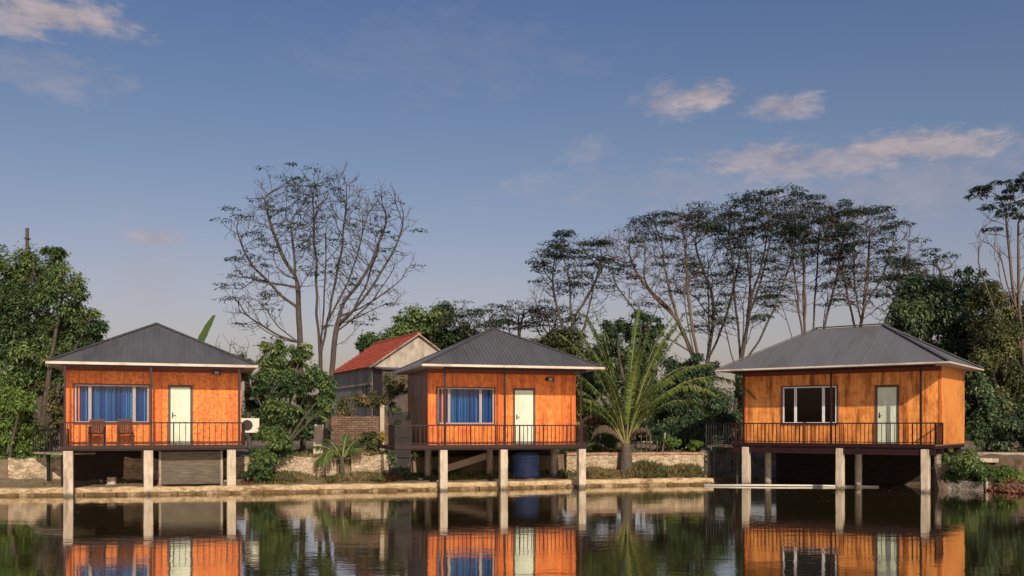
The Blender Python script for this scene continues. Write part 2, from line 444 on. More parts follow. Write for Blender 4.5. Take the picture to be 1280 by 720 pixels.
RS = resample(ST, 260)
rows = []
prof = [(-0.9, -1.6), (-0.25, -0.5), (0.0, -0.1), (0.08, 0.10), (0.25, 0.17), (0.5, 0.24), (0.75, 0.34), (0.92, 0.40), (1.0, 0.45), (1.03, 1.08), (1.1, 1.13)]
for t, z in prof:
    p = RS[:, :2] * (1 - t) + RS[:, 2:] * t
    j = rng.normal(0, 0.03, len(p)) if 0.1 < t < 0.95 else 0
    rows.append(np.stack([p[:, 0], p[:, 1], np.full(len(p), z) + j], 1))
W2 = RS[:, 2:]
for dy, sc in ((3, 1.02), (9, 1.08), (25, 1.4), (80, 2.2), (500, 9), (1600, 18)):
    rows.append(np.stack([W2[:, 0] * sc, W2[:, 1] + dy, np.full(len(W2), 1.15) + (rng.normal(0, .03, len(W2)) if dy < 20 else 0)], 1))
mb = MB(); nn = len(RS)
mb.v = [tuple(p) for r_ in rows for p in r_]
for i in range(len(rows) - 1):
    for j in range(nn - 1):
        a = i * nn + j
        mb.f.append((a, a + 1, a + 1 + nn, a + nn))
tag(mb.build('ground', M['ground'], smooth=True), kind='structure')
mb = MB(); mb.add([(-900, -900, 0), (900, -900, 0), (900, 60, 0), (-900, 60, 0)], [(0, 1, 2, 3)])
tag(mb.build('water', M['water']), kind='structure')


def wall_along(name, pts, z0, z1, thick, mat, label, cat, jag=0.05, step=0.25, lean=0.0, coping=None, parent=None):
    """upright masonry following a polyline, with uneven face and top"""
    P = [Vector((x, y, 0)) for x, y in pts]
    L = [0]
    for a, b in zip(P, P[1:]): L.append(L[-1] + (b - a).length)
    n = max(2, int(L[-1] / step)); nz = 5
    mb = MB(); grid = []
    tops = []
    for i in range(n + 1):
        s = L[-1] * i / n
        k = max(j for j in range(len(P) - 1) if L[j] <= s + 1e-6)
        f = (s - L[k]) / (L[k + 1] - L[k]); p = P[k].lerp(P[k + 1], f)
        d = (P[k + 1] - P[k]).normalized(); nrm_ = Vector((d.y, -d.x, 0))
        top = z1 + random.uniform(-jag, jag)
        tops.append((p, nrm_, top))
        col = []
        for q in range(nz + 1):
            z = z0 + (top - z0) * q / nz
            off = random.uniform(-jag, jag) * 0.6 + lean * (1 - q / nz)
            v = p + nrm_ * (thick / 2 + off); v.z = z; col.append(v)
        for q in range(nz, -1, -1):
            v = p - nrm_ * (thick / 2); v.z = z0 + (top - z0) * q / nz; col.append(v)
        grid.append(col)
    m = len(grid[0])
    for c in grid: mb.v += [tuple(v) for v in c]
    for i in range(n):
        for q in range(m - 1):
            a = i * m + q
            mb.f.append((a, a + m, a + m + 1, a + 1))
    mb.f.append(tuple(range(m))[::1]); mb.f.append(tuple(n * m + q for q in range(m))[::-1])
    o = mb.build(name, mat, parent)
    if label: tag(o, label, cat)
    if coping:
        cb = MB()
        for i in range(n):
            (p, nn_, t), (p2, nn2, t2) = tops[i], tops[i + 1]
            a = p.copy(); b = p2.copy(); a.z = b.z = z1 + 0.04 + random.uniform(-.008, .008)
            cb.bar(a, b - (b - a) * 0.03, thick + 0.08, 0.09)
        cb.build('coping', coping, o)
    return o


# low ledge at the waterline, from left of the first hut to the third
led = [(-17.2, 32.25), (-16.4, 32.4), (-12.3, 33.0), (-8.7, 33.8), (-4.1, 35.05), (-2.4, 35.6), (0, 36.2), (2.5, 37.4), (5.2, 38.1), (8.0, 38.7)]
lg = wall_along('stone_ledge', led, -0.5, 0.26, 0.5, M['ledge'], 'long low tan stone ledge along the waterline below the huts', 'ledge', 0.022, 0.3)
lip = MB()
for (x, y), (x2, y2) in zip(led, led[1:]):
    n = max(1, int((x2 - x) / 0.9))
    for i in range(n):
        a = Vector((x + (x2 - x) * i / n, y + (y2 - y) * i / n - 0.34, 0.0)); b = Vector((x + (x2 - x) * (i + .97) / n, y + (y2 - y) * (i + .97) / n - 0.34, 0.0))
        a.z = 0.03 + random.uniform(-.02, .02); b.z = 0.03 + random.uniform(-.02, .02)
        lip.bar(a, b, 0.16 + random.uniform(-.07, .07), 0.11)
lip.build('footing', M['footing'], lg)

wall_along('retaining_wall', [(-18.2, 34.9), (-16.6, 35.2), (-12.3, 35.8), (-8.7, 36.3), (-6.75, 36.85)], 0.1, 1.16, 0.4, M['stone'],
           'pale rubble retaining wall beside the small hanging palm, left of the middle hut', 'wall', 0.05)
wall_along('retaining_wall', [(-6.2, 37.0), (-4.45, 37.5)], 0.1, 1.22, 0.42, M['stone'],
           'short pale boulder retaining wall just left of the middle hut side deck', 'wall', 0.07)
wall_along('retaining_wall', [(2.2, 39.5), (5.1, 40.0), (8.0, 40.5)], 0.1, 1.16, 0.4, M['stone'],
           'pale stone retaining wall with red brick coping below the coconut palm', 'wall', 0.04, coping=M['brick_red'])
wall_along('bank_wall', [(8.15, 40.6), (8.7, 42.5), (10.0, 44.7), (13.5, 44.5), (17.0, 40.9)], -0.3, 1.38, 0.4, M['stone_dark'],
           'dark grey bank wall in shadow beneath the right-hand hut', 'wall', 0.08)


# ------------------------------------------------------------------ huts
def hut_frame(x, y, r):
    c, s = math.cos(r), math.sin(r)
    def U(px, v):                       # position along the hut front seen at photo column px, at depth v
        k = (px - 640) / F
        bx, by = x - v * s, y + v * c   # x + u c - v s = k (y + u s + v c)
        return (k * by - bx) / (c - k * s)
    def Z(u, v, py):
        return HC + (HZ - py) / F * (y + u * s + v * c)
    return U, Z


def holes_wall(u0, u1, z0, z1, v0, v1, holes):
    us = sorted({u0, u1, *[h[0] for h in holes], *[h[1] for h in holes]})
    zs = sorted({z0, z1, *[h[2] for h in holes], *[h[3] for h in holes]})
    mb = MB()
    def solid(i, j):
        if i < 0 or j < 0 or i >= len(us) - 1 or j >= len(zs) - 1: return False
        a = (us[i] + us[i + 1]) / 2; b = (zs[j] + zs[j + 1]) / 2
        return not any(h[0] < a < h[1] and h[2] < b < h[3] for h in holes)
    for i in range(len(us) - 1):
        for j in range(len(zs) - 1):
            if not solid(i, j): continue
            a, b, c, d = us[i], us[i + 1], zs[j], zs[j + 1]
            mb.add([(a, v0, c), (b, v0, c), (b, v0, d), (a, v0, d)], [(0, 1, 2, 3)])
            mb.add([(a, v1, c), (b, v1, c), (b, v1, d), (a, v1, d)], [(3, 2, 1, 0)])
            if not solid(i - 1, j): mb.add([(a, v0, c), (a, v0, d), (a, v1, d), (a, v1, c)], [(0, 1, 2, 3)])
            if not solid(i + 1, j): mb.add([(b, v0, c), (b, v1, c), (b, v1, d), (b, v0, d)], [(0, 1, 2, 3)])
            if not solid(i, j - 1): mb.add([(a, v0, c), (a, v1, c), (b, v1, c), (b, v0, c)], [(0, 1, 2, 3)])
            if not solid(i, j + 1): mb.add([(a, v0, d), (b, v0, d), (b, v1, d), (a, v1, d)], [(0, 1, 2, 3)])
    return mb


def ribbed_face(mb, A, B, T1, T2, period=0.21, rise=.028):
    A, B, T1, T2 = map(Vector, (A, B, T1, T2))
    e = (B - A).normalized(); L = (B - A).length
    g = T1 - A; g = (g - e * g.dot(e)); H = g.length; g.normalize()
    n = e.cross(g).normalized()
    if n.z < 0: n = -n
    s1 = (T1 - A).dot(e); s2 = (T2 - A).dot(e)
    def h(s):
        r = H
        if s1 > 1e-4: r = min(r, H * s / s1)
        if L - s2 > 1e-4: r = min(r, H * (L - s) / (L - s2))
        return max(0, r)
    pts = []
    k = 0
    while k * period < L:
        b = k * period
        for ds, hh in ((0, 0), (period * .12, rise), (period * .3, rise), (period * .42, 0)): pts.append((b + ds, hh))
        k += 1
    pts = [p for p in pts if 0 < p[0] < L] + [(0, 0), (L, 0), (s1, 0.01), (s2, 0.01)]
    pts = sorted(set(pts))
    prev = None
    for s, hh in pts:
        a = A + e * s + n * hh; b = A + e * s + g * h(s) + n * hh
        i = len(mb.v); mb.v += [tuple(a), tuple(b)]
        if prev is not None: mb.f.append((prev, i, i + 1, prev + 1))
        prev = i


def railing(path, z0, z1, spacing, mat, parent, name='railing', post_every=8, bw=0.022, low=0.07):
    mb = MB()
    for (a, b) in zip(path, path[1:]):
        a = Vector((*a, 0)); b = Vector((*b, 0)); L = (b - a).length; d = (b - a) / L
        up = lambda p, z: (p.x, p.y, z)
        mb.bar(up(a, z1), up(b, z1), 0.05, 0.045)
        mb.bar(up(a, z0 + low), up(b, z0 + low), 0.03, 0.03)
        n = max(1, int(L / spacing))
        for i in range(n + 1):
            p = a + d * L * i / n
            th = 0.042 if (i % post_every == 0 or i == n) else bw
            mb.bar(up(p, z0), up(p, z1 - 0.02), th)
    return mb.build(name, mat, parent)


def window(parent, u0, u1, z0, z1, splits, frame_mat, curtain, glass):
    """splits: widths of the three lights as fractions"""
    f = MB(); t = 0.05
    f.box(u0 - .03, u1 + .03, -0.045, 0.07, z1 - 0.002, z1 + .035)
    f.box(u0 - .03, u1 + .03, -0.055, 0.07, z0 - .04, z0 + .002)
    f.box(u0 - .03, u0 + .03, -0.04, 0.068, z0 + .002, z1 - .002)
    f.box(u1 - .03, u1 + .03, -0.04, 0.068, z0 + .002, z1 - .002)
    wo = f.build('window', M['trim'] if curtain else M['door_frame'], parent, bevel=0.004)
    s = MB(); W = u1 - u0 - .06
    x = u0 + .03
    xs = [x]
    for q in splits: xs.append(xs[-1] + W * q)
    for a, b in zip(xs, xs[1:]):
        w_ = 0.05
        s.box(a + .001, a + w_, -.03, .03, z0 + .004, z1 - .004); s.box(b - w_, b - .001, -.03, .03, z0 + .004, z1 - .004)
        s.box(a + w_, b - w_, -.028, .028, z0 + .004, z0 + w_); s.box(a + w_, b - w_, -.028, .028, z1 - w_, z1 - .004)
    s.build('sash', frame_mat, wo, bevel=0.003)
    g = MB()
    for a, b in zip(xs, xs[1:]):
        g.box(a + .05, b - .05, -.004, .004, z0 + .05, z1 - .05)
    g.build('pane', glass, wo)
    if curtain:
        c = MB(); n = 400; vs = []
        for i in range(n + 1):
            u = u0 + .02 + (u1 - u0 - .04) * i / n
            y = .15 + 0.085 * math.sin(u * 2 * PI / 0.135 + 1.3 * math.sin(u * 5)) + 0.014 * math.sin(u * 2 * PI / .045)
            vs += [(u, y, z0 - .05), (u, y * .75 + .04, z1 + .05)]
        c.add(vs, [(2 * i, 2 * i + 2, 2 * i + 3, 2 * i + 1) for i in range(n)])
        c.build('curtain', M['curtain'], wo, smooth=True)
    else:
        b = MB()                                                       # bare glazing bars of the rear window seen through the room
        b.box(u0 + .9, u1 - .45, 2.2, 2.23, z0 + .78, z0 + .83); b.box(u1 - .78, u1 - .73, 2.2, 2.23, z0 - .1, z0 + .78)
        b.build('curtain_rail', M['white_frame'], wo)
    return wo


def door(parent, u0, u1, z0, z1, frame_mat, handle_left=True, glassy=False):
    t = .085
    f = MB()
    f.box(u0, u0 + t, -.03, .09, z0 + .002, z1 - t); f.box(u1 - t, u1, -.03, .09, z0 + .002, z1 - t); f.box(u0, u1, -.032, .092, z1 - t, z1)
    fo = f.build('door', frame_mat, parent, bevel=.004)
    p = MB(); a, b = u0 + t, u1 - t
    p.box(a + .003, b - .003, -.008, .03, z0 + .02, z1 - t - .004)
    m = .1
    for za, zb in ((z0 + .12, z0 + .85), (z0 + .95, z1 - .18)):
        for q in ((a + m, b - m, za, za + .02), (a + m, b - m, zb - .02, zb), (a + m, a + m + .02, za, zb), (b - m - .02, b - m, za, zb)):
            p.box(q[0], q[1], -.016, -.0085, q[2], q[3])
    p.build('door_leaf', M['door'], fo, bevel=.002)
    h = MB(); hx = a + .07 if handle_left else b - .07
    h.box(hx - .02, hx + .02, -.018, -.01, z0 + .95, z0 + 1.15); h.tube([(hx, -.018, z0 + 1.05), (hx, -.06, z0 + 1.05), (hx + (.11 if handle_left else -.11), -.06, z0 + 1.05)], .01, 6)
    h.build('handle', M['black'], fo)
    return fo


def concrete_pillar(parent, u, v, z0, z1, w, square=True, rings=False):
    mb = MB()
    if square:
        j = [random.uniform(-.012, .012) for _ in range(4)]
        n = 9
        for i in range(n):
            pass
        pts = []
        for i in range(n + 1):
            f = i / n; s = w / 2 * (1 + random.uniform(-.03, .03) + (.05 if f < .12 else 0))
            z = z0 + (z1 - z0) * f
            du = j[0] * f; dv = j[1] * f
            pts += [(u + du - s, v + dv - s, z), (u + du + s, v + dv - s, z), (u + du + s, v + dv + s, z), (u + du - s, v + dv + s, z)]
        fs = []
        for i in range(n):
            for q in range(4):
                a = 4 * i + q; b = 4 * i + (q + 1) % 4
                fs.append((a, b, b + 4, a + 4))
        fs += [(3, 2, 1, 0), tuple(4 * n + q for q in range(4))]
        mb.add(pts, fs)
        return mb.build('pillar', M['concrete'], parent, bevel=.02)
    prof = []
    z = z0; k = 0
    while z < z1 - .02:
        r = w / 2 * (1 + random.uniform(-.04, .04))
        prof += [(r * .93, z), (r, z + .02), (r, z + .13), (r * .93, z + .15)]
        z += .16
    prof = [(r, min(q, z1)) for r, q in prof]
    mb.lathe((u, v, 0), prof, 12)
    return mb.build('pillar', M['concrete_old'], parent)


def stilt_hut(p):
    root = empty('stilt_hut', (p['x'], p['y'], 0), p['r'])
    tag(root, p['label'], 'hut', 'orange stilt huts over the pond')
    U, Z = hut_frame(p['x'], p['y'], p['r'])
    W, D, of, so, dk, zF, zE, zP = (p[k] for k in 'W D of so dk zF zE zP'.split())
    th = .08
    d0, d1 = U(p['door'][0], 0), U(p['door'][1], 0); dz = Z(d0, 0, p['door'][2])
    w0, w1 = U(p['win'][0], 0), U(p['win'][1], 0); wz1 = Z(w0, 0, p['win'][2]); wz0 = Z(w0, 0, p['win'][3])
    # walls
    fw = holes_wall(0, W, zF, zE, 0, th, [(d0, d1, zF, dz), (w0, w1, wz0, wz1)]).build('front_wall', p['mat'], root)
    mb = MB(); mb.box(0.003, th, th + .002, D - th - .002, zF, zE - .002); mb.build('side_wall', p['mat_l'], root)
    mb = MB(); mb.box(W - th, W - .003, th + .002, D - th - .002, zF, zE - .002); mb.build('side_wall', p['mat_r'], root)
    mb = MB(); mb.box(0, W, D - th, D, zF, zE - .001); mb.build('back_wall', p['mat'], root)
    mb = MB(); mb.box(th + .01, W - th - .01, D - th - .06, D - th - .01, zF, zE - .01); mb.build('inner_lining', M['interior'], root)
    # corner and cover strips
    for u, wd in p['strips']:
        mb = MB(); mb.box(u - wd / 2, u + wd / 2, -.022, -.002, zF, zE - .06); mb.build('cover_strip', p['strip_mat'], root, bevel=.004)
    mb = MB(); mb.box(0, W, -.035, -.003, zE - .16, zE - .004); mb.build('head_board', M['trim'], root)
    # floor, joists, beams
    ul, ur = p['deck']
    mb = MB()
    y = -dk
    while y < D - .1:
        mb.box(ul if y < -.15 else 0 - .02, ur if y < -.15 else W + .02, y, y + .135, zF - .045, zF - .003); y += .145
    mb.build('deck', M['deck'], root)
    mb = MB()
    mb.box(ul, ur, -dk - .03, -dk - .004, zF - .11, zF + .012)
    for v in (-dk + .02, .1, D / 2, D - .2): mb.box(ul + .02, ur - .02, v, v + .09, zF - .16, zF - .047)
    for k in range(7):
        u = ul + .05 + (ur - ul - .15) * k / 6; mb.box(u, u + .07, -dk + .115, D - .25, zF - .155, zF - .05)
    if p.get('deep_beam'):
        mb.box(ul, ur, -dk + .04, -dk + .1, zF - .38, zF - .17); mb.box(ul, ur, .1, .18, zF - .36, zF - .17)
    mb.build('deck_beam', M['steel'], root)
    mb = MB(); fv = p['shade_v']; mb.box(.05, W - .05, fv, fv + .08, -.5 if p.get('deep_beam') else .05, zF - .165); mb.build('underfloor_shade_screen', M['underfloor_shade'], root)  # added screen: blocks sky in the reflection and imitates underfloor shade
    # roof
    a, b, c, d = -so, W + so, -of, D + so
    cx, cy = (a + b) / 2, (c + d) / 2
    rl = p.get('ridge', 0) / 2
    T1 = (cx - rl, cy, zP); T2 = (cx + rl, cy, zP)
    ze = zE + .055
    A, B, C_, D_ = (a, c, ze), (b, c, ze), (b, d, ze), (a, d, ze)
    mb = MB()
    for q in ((A, B, T1, T2), (C_, D_, T2, T1), (B, C_, T2, T2), (D_, A, T1, T1)): ribbed_face(mb, *q, period=p['rib'][0], rise=p['rib'][1])
    ro = mb.build('roof', p['roofmat'], root)
    cp = MB()
    up = Vector((0, 0, .04))
    for q, t in ((A, T1), (B, T2), (C_, T2), (D_, T1)):
        cp.bar(Vector(q) + up, Vector(t) + up, .13, .035)
    if rl: cp.bar(Vector(T1) + up * 1.4, Vector(T2) + up * 1.4, .16, .04)
    cp.build('ridge_cap', M['cap'], ro)
    mb = MB(); e = .03; f0, f1 = p['fas']
    mb.box(a, b, c - e, c - .002, zE - f0, ze + f1); mb.box(a, b, d + .002, d + e, zE - f0, ze + f1)
    mb.box(a - e, a - .002, c - e, d + e, zE - f0 + .002, ze + f1 - .002); mb.box(b + .002, b + e, c - e, d + e, zE - f0 + .002, ze + f1 - .002)
    mb.build('fascia', M['fascia'], ro, bevel=.006)
    mb = MB(); mb.box(a, b, c, d, zE + .002, zE + .02); mb.build('soffit', M['soffit'], ro)
    # joinery
    window(root, w0, w1, wz0, wz1, p['splits'], p['frame'], p['curtain'], M['glass'] if p['curtain'] else M['glass_dark'])
    door(root, d0, d1, zF, dz, M['door_frame'])
    # slim steel posts of the veranda
    for px in p['posts']:
        u = U(px, -dk + .03)
        mb = MB(); mb.bar((u, -dk + .03, zF - .1), (u, -dk + .03, zE), .065); mb.build('post', M['steel'], root)
    mb = MB(); mb.box(ul if not p.get('wing') else U(p['posts'][0], -dk), ur, -dk, -dk + .06, zE - .08, zE - .001); mb.build('eave_beam', M['steel'], root)
    # railing round the veranda
    railing([(ul, 0.0), (ul, -dk), (ur, -dk), (ur, 0)], zF, zF + p['rail'], p['bal'], M['steel'], root, post_every=p['pe'])
    # pillars
    for px in p['front']:
        u = U(px, -dk + .12); concrete_pillar(root, u, -dk + .12, -.7, zF - .16, p['pw'])
    for px, v, z0 in p['rear']:
        concrete_pillar(root, U(px, v), v, z0, zF - .17, .27, False)
    return root, U, Z


H1 = dict(label='orange hut at the left with two chairs on its veranda and drawn blue curtains', x=-15.28, y=32.934, r=.342, W=5.796, D=4.353, of=1.28, so=.45, dk=1.197, zF=1.669, zE=4.40, zP=6.10, rail=.78, shade_v=1.9, pw=.30, fas=(.015, .02), rib=(.17, .012), roofmat=M['roof'],
          door=(210, 241, 481), win=(92.5, 187, 480.5, 528.5), splits=(.20, .60, .20), mat=M['board1'], mat_l=M['board1'], mat_r=M['board1'], frame=M['alu'], curtain=True,
          strips=((.06, .12), (.42, .05), (3.05, .09), (5.73, .12)), strip_mat=M['corner'], deck=(-.03, 5.83), posts=(81, 189, 299), bal=.19, pe=9, front=(86, 185.5, 289), rear=((181, 1.4, .0), (96, 2.6, .2), (282, 2.4, .2)))
H2 = dict(label='orange hut in the middle, beside the red-tiled house, with blue curtains and a side deck', x=-3.125, y=35.693, r=.298, W=5.859, D=3.9, of=1.60, so=.53, dk=1.13, zF=1.631, zE=4.47, zP=6.17, rail=.73, shade_v=2.7, pw=.28, fas=(.012, .018), rib=(.15, .026), roofmat=M['roof'],
          door=(641, 669, 485), win=(546, 618, 484.5, 530), splits=(.20, .56, .24), mat=M['board2'], mat_l=M['board2s'], mat_r=M['board2'], frame=M['alu'], curtain=True,
          strips=((.05, .1), (.55, .06), (2.78, .13), (5.3, .07), (5.8, .1)), strip_mat=M['corner'], deck=(-1.45, 5.86), posts=(556, 631, 726), bal=.155, pe=6, wing=True, front=(554, 629, 726.5), rear=((535, 1.6, .1), (612, 1.6, .1), (692, 1.6, .1)))
H3 = dict(label='wide orange hut at the right with a bare dark window and a long hipped roof', x=9.409, y=38.952, r=-.638, W=7.471, D=3.72, of=1.48, so=.56, dk=1.108, zF=1.68, zE=4.49, zP=6.22, rail=.76, shade_v=3.3, pw=.27, fas=(-.01, .012), rib=(.3, .003), roofmat=M['roof3'],
          door=(1094, 1124, 481.5), win=(978, 1047, 484, 529.5), splits=(.24, .52, .24), mat=M['board3'], mat_l=M['board3'], mat_r=M['panel3'], frame=M['white_frame'], curtain=False,
          strips=((.04, .07), (7.42, .08)), strip_mat=M['corner'], deck=(-.05, 7.5), posts=(929.5, 1039, 1151), bal=.15, pe=9, ridge=2.6, deep_beam=True, front=(933, 1050, 1157), rear=((960, .15, -.6), (1073, .2, -.6), (1172, 1.2, -.2)))
hut1, U1, Z1 = stilt_hut(H1)
hut2, U2, Z2 = stilt_hut(H2)
hut3, U3, Z3 = stilt_hut(H3)


def world_pt(h, u, v, z):
    c, s = math.cos(h['r']), math.sin(h['r'])
    return Vector((h['x'] + u * c - v * s, h['y'] + u * s + v * c, z))


# small wall floodlights
for h, U, Z, px, py, lab in ((H1, U1, Z1, 267, 466, 'small dark floodlight under the eave of the left hut, right of its door'), (H2, U2, Z2, 683, 474, 'small dark floodlight high on the middle hut wall, right of its door')):
    u = U(px, 0); z = Z(u, 0, py)
    o = empty('wall_lamp', world_pt(h, u, -.005, z), h['r']); tag(o, lab, 'lamp')
    mb = MB(); mb.box(-.05, .05, -.02, 0, -.06, .06); mb.bar((0, -.02, 0), (.08, -.12, .0), .03); mb.build('bracket', M['black'], o)
    mb = MB(); mb.box(.0, .2, -.2, -.12, -.08, .06); mb.box(.19, .22, -.22, -.12, -.1, .07); mb.build('lamp_head', M['black'], o, bevel=.008)
    mb = MB(); mb.box(.02, .17, -.206, -.201, -.06, .04); mb.build('lens', M['alu'], o)

# two chairs on the left hut's veranda
def make_chair():
    r = empty('chair', (0, 0, 0))
    mb = MB(); mb.box(-.24, .24, -.24, .22, .40, .44); mb.build('seat', M['brown_wood'], r, bevel=.01)
    mb = MB(); mb.box(-.23, .23, .20, .235, .47, .52); mb.box(-.23, .23, .215, .25, .84, .90)
    for k in range(6): x = -.20 + .075 * k; mb.box(x, x + .05, .212, .235, .50, .86)
    mb.build('backrest', M['brown_wood'], r, bevel=.004)
    for sx in (-1, 1):
        mb = MB(); mb.bar((sx * .23, -.22, 0), (sx * .22, -.21, .62), .045); mb.build('leg', M['brown_wood'], r)
        mb = MB(); mb.bar((sx * .23, .24, 0), (sx * .22, .225, .9), .045); mb.build('leg', M['brown_wood'], r)
        mb = MB(); mb.box(sx * .225 - .03, sx * .225 + .03, -.25, .23, .62, .65); mb.build('armrest', M['brown_wood'], r)
    return r


def copy_thing(o, parent=None):
    c = o.copy(); COL.objects.link(c); c.parent = parent
    for ch in o.children: copy_thing(ch, c)
    return c


ch = make_chair()
for i, (px, lab) in enumerate(((120.5, 'brown slatted wooden chair nearer the left corner of the left hut veranda'), (156, 'brown slatted wooden chair nearer the middle post of the left hut veranda'))):
    o = ch if i == 0 else copy_thing(ch)
    u = U1(px, -.4); o.location = world_pt(H1, u, -.38, H1['zF']); o.rotation_euler = (0, 0, H1['r'] + (.08 if i else -.05))
    tag(o, lab, 'chair', 'chairs on the veranda')

# air conditioner outdoor unit on the right side of the left hut
o = empty('air_conditioner', world_pt(H1, H1['W'] + .02, .9, Z1(H1['W'], .9, 541)), H1['r'])
tag(o, 'cream outdoor air conditioner unit on a bracket beside the left hut', 'air conditioner')
mb = MB(); mb.box(.04, .70, 0, .28, .0, .54); mb.build('casing', M['white_plastic'], o, bevel=.015)
mb = MB()
for rr in (.05, .10, .15, .19): mb.tube([(.26 + rr * math.cos(t * PI / 12), -.012, .28 + rr * math.sin(t * PI / 12)) for t in range(25)], .006, 5)
for t in range(8): mb.bar((.26, -.012, .28), (.26 + .2 * math.cos(t * PI / 4), -.012, .28 + .22 * math.sin(t * PI / 4)), .007)
mb.build('fan_grille', M['black'], o)
mb = MB(); mb.tube([(.26, -.002, .28), (.26, -.006, .28)], .2, 24); mb.build('fan_opening', M['black'], o)
mb = MB(); mb.bar((.0, .05, -.02), (.72, .05, -.02), .035); mb.bar((.0, .25, -.02), (.72, .25, -.02), .035); mb.bar((0, .05, -.4), (.6, .05, -.03), .03); mb.build('bracket', M['steel_dark'], o)

# slatted panel below the left hut
o = MB(); uA, uB = U1(200, -.5), U1(277, -.5)
za, zb = .3, 1.44
n = 13
for i in range(n):
    z = za + (zb - za) * i / n
    o.add([(uA, -.5, z), (uB, -.5, z), (uB, -.535, z + (zb - za) / n * .96), (uA, -.535, z + (zb - za) / n * .96), (uA, -.47, z), (uB, -.47, z), (uB, -.5, z + (zb - za) / n * .96), (uA, -.5, z + (zb - za) / n * .96)],
          [(0, 1, 2, 3), (4, 7, 6, 5), (0, 4, 5, 1), (3, 2, 6, 7), (0, 3, 7, 4), (1, 5, 6, 2)])
root = empty('slatted_panel', world_pt(H1, 0, 0, 0), H1['r']); tag(root, 'grey horizontal slatted panel closing the space under the left hut', 'panel')
o.build('slats', M['metal_grey'], root)
for u in (uA, uB):
    mb = MB(); mb.box(u - .04, u + .04, -.55, -.45, .1, zb + .03); mb.build('frame_post', M['concrete_old'], root)

# small concrete block on the ledge below the left hut
mb = MB(); p = world_pt(H1, U1(140, .9), .9, 0); mb.box(p.x - .14, p.x + .14, p.y - .1, p.y + .1, .2, .52)
tag(mb.build('concrete_block', M['concrete'], bevel=.02), 'small pale concrete block standing under the left hut', 'block')

# plastic water tank below the middle hut
p = world_pt(H2, U2(657, 1.6), 1.6, 0)
root = empty('water_tank', (p.x, p.y, .25)); tag(root, 'dark blue ribbed plastic water tank under the middle hut', 'tank')
prof = [(.02, 0), (.5, .0), (.53, .03)]
for i in range(7): z = .06 + i * .13; prof += [(.53, z), (.56, z + .03), (.56, z + .07), (.53, z + .1)]
prof += [(.5, 1.0), (.3, 1.06)]
mb = MB(); mb.lathe((0, 0, 0), prof, 28); mb.build('tank_body', M['tank'], root, smooth=True)
mb = MB(); mb.lathe((0, 0, 1.05), [(.22, 0), (.22, .05), (.05, .07)], 18); mb.build('lid', M['black'], root)
# fallen board
a = world_pt(H2, U2(548, 1.0), 1.0, .62); b = world_pt(H2, U2(608, 1.5), 1.5, 1.16)
mb = MB(); mb.bar(a, b, .05, .26)
tag(mb.build('fallen_board', M['grey_wood']), 'long grey board leaning at a slant under the middle hut', 'board')
# floating pole
mb = MB(); mb.tube([(7.5, 37.5, .03), (9.6, 37.32, .045), (11.8, 37.1, .04), (14.0, 36.75, .02)], .035, 8)
tag(mb.build('floating_pole', M['white_plastic'], smooth=True), 'long pale pole floating on the water under the right hut', 'pole')

# dark timber gate beside the side deck of the middle hut
root = empty('timber_gate', (gx(487, 37), 37.1, 0), .1); tag(root, 'tall dark netted gate left of the middle hut side deck', 'gate')
mb = MB(); L = gx(512, 37) - gx(487, 37)
for x in (0, L): mb.bar((x, 0, 0), (x, 0, 2.9), .07)
for z in (1.15, 1.95, 2.85): mb.bar((0, 0, z), (L, 0, z), .05)
mb.build('gate_frame', M['steel_dark'], root)
mb = MB(); nx = 26
for i in range(nx): mb.bar((L * i / nx, .04, 1.15), (L * i / nx, .04, 2.8), .022)
for i in range(44): mb.bar((0, .05, 1.15 + i * .038), (L, .05, 1.15 + i * .038), .022)
mb.build('netting', M['steel_dark'], root)
mb = MB(); mb.box(.05, L - .05, .06, .09, .15, 1.1); mb.build('shade_fill', M['steel_dark'], root)  # added dark sheet imitating shaded growth below the gate

# walkways at the left hut and the right hut
def walkway(pts, zd, zr, label, legs, mat=M['steel_dark'], bal=.17):
    root = empty('walkway', (pts[0][0], pts[0][1], 0)); tag(root, label, 'walkway')
    ox, oy = pts[0]
    q = [(x - ox, y - oy) for x, y in pts]
    mb = MB()
    for a, b in zip(q, q[1:]):
        d = Vector((b[0] - a[0], b[1] - a[1], 0)).normalized(); n = Vector((-d.y, d.x, 0)) * .5
        mb.bar(Vector((*a, zd - .04)) + n, Vector((*b, zd - .04)) + n, .95, .07)
    mb.build('deck', M['concrete_old'], root)
    railing(q, zd, zr, bal, mat, root, post_every=7)
    for x, y in legs:
        mb = MB(); mb.bar((x - ox, y - oy, -.6), (x - ox, y - oy, zd - .08), .09); mb.build('leg', mat, root)


walkway([(gx(38, 34.2), 34.4), (gx(80, 32.6), 32.9)], 1.42, 2.22, 'dark railed walkway reaching the left side of the left hut', [(gx(52, 34), 34.5), (gx(75, 33.4), 33.6)])
walkway([(gx(884, 40.2), 40.4), (gx(931, 38.4), 38.5)], 1.55, 2.45, 'dark railed walkway reaching the left side of the right hut', [(gx(894, 40), 40.3), (gx(922, 39), 39.1)], bal=.14)

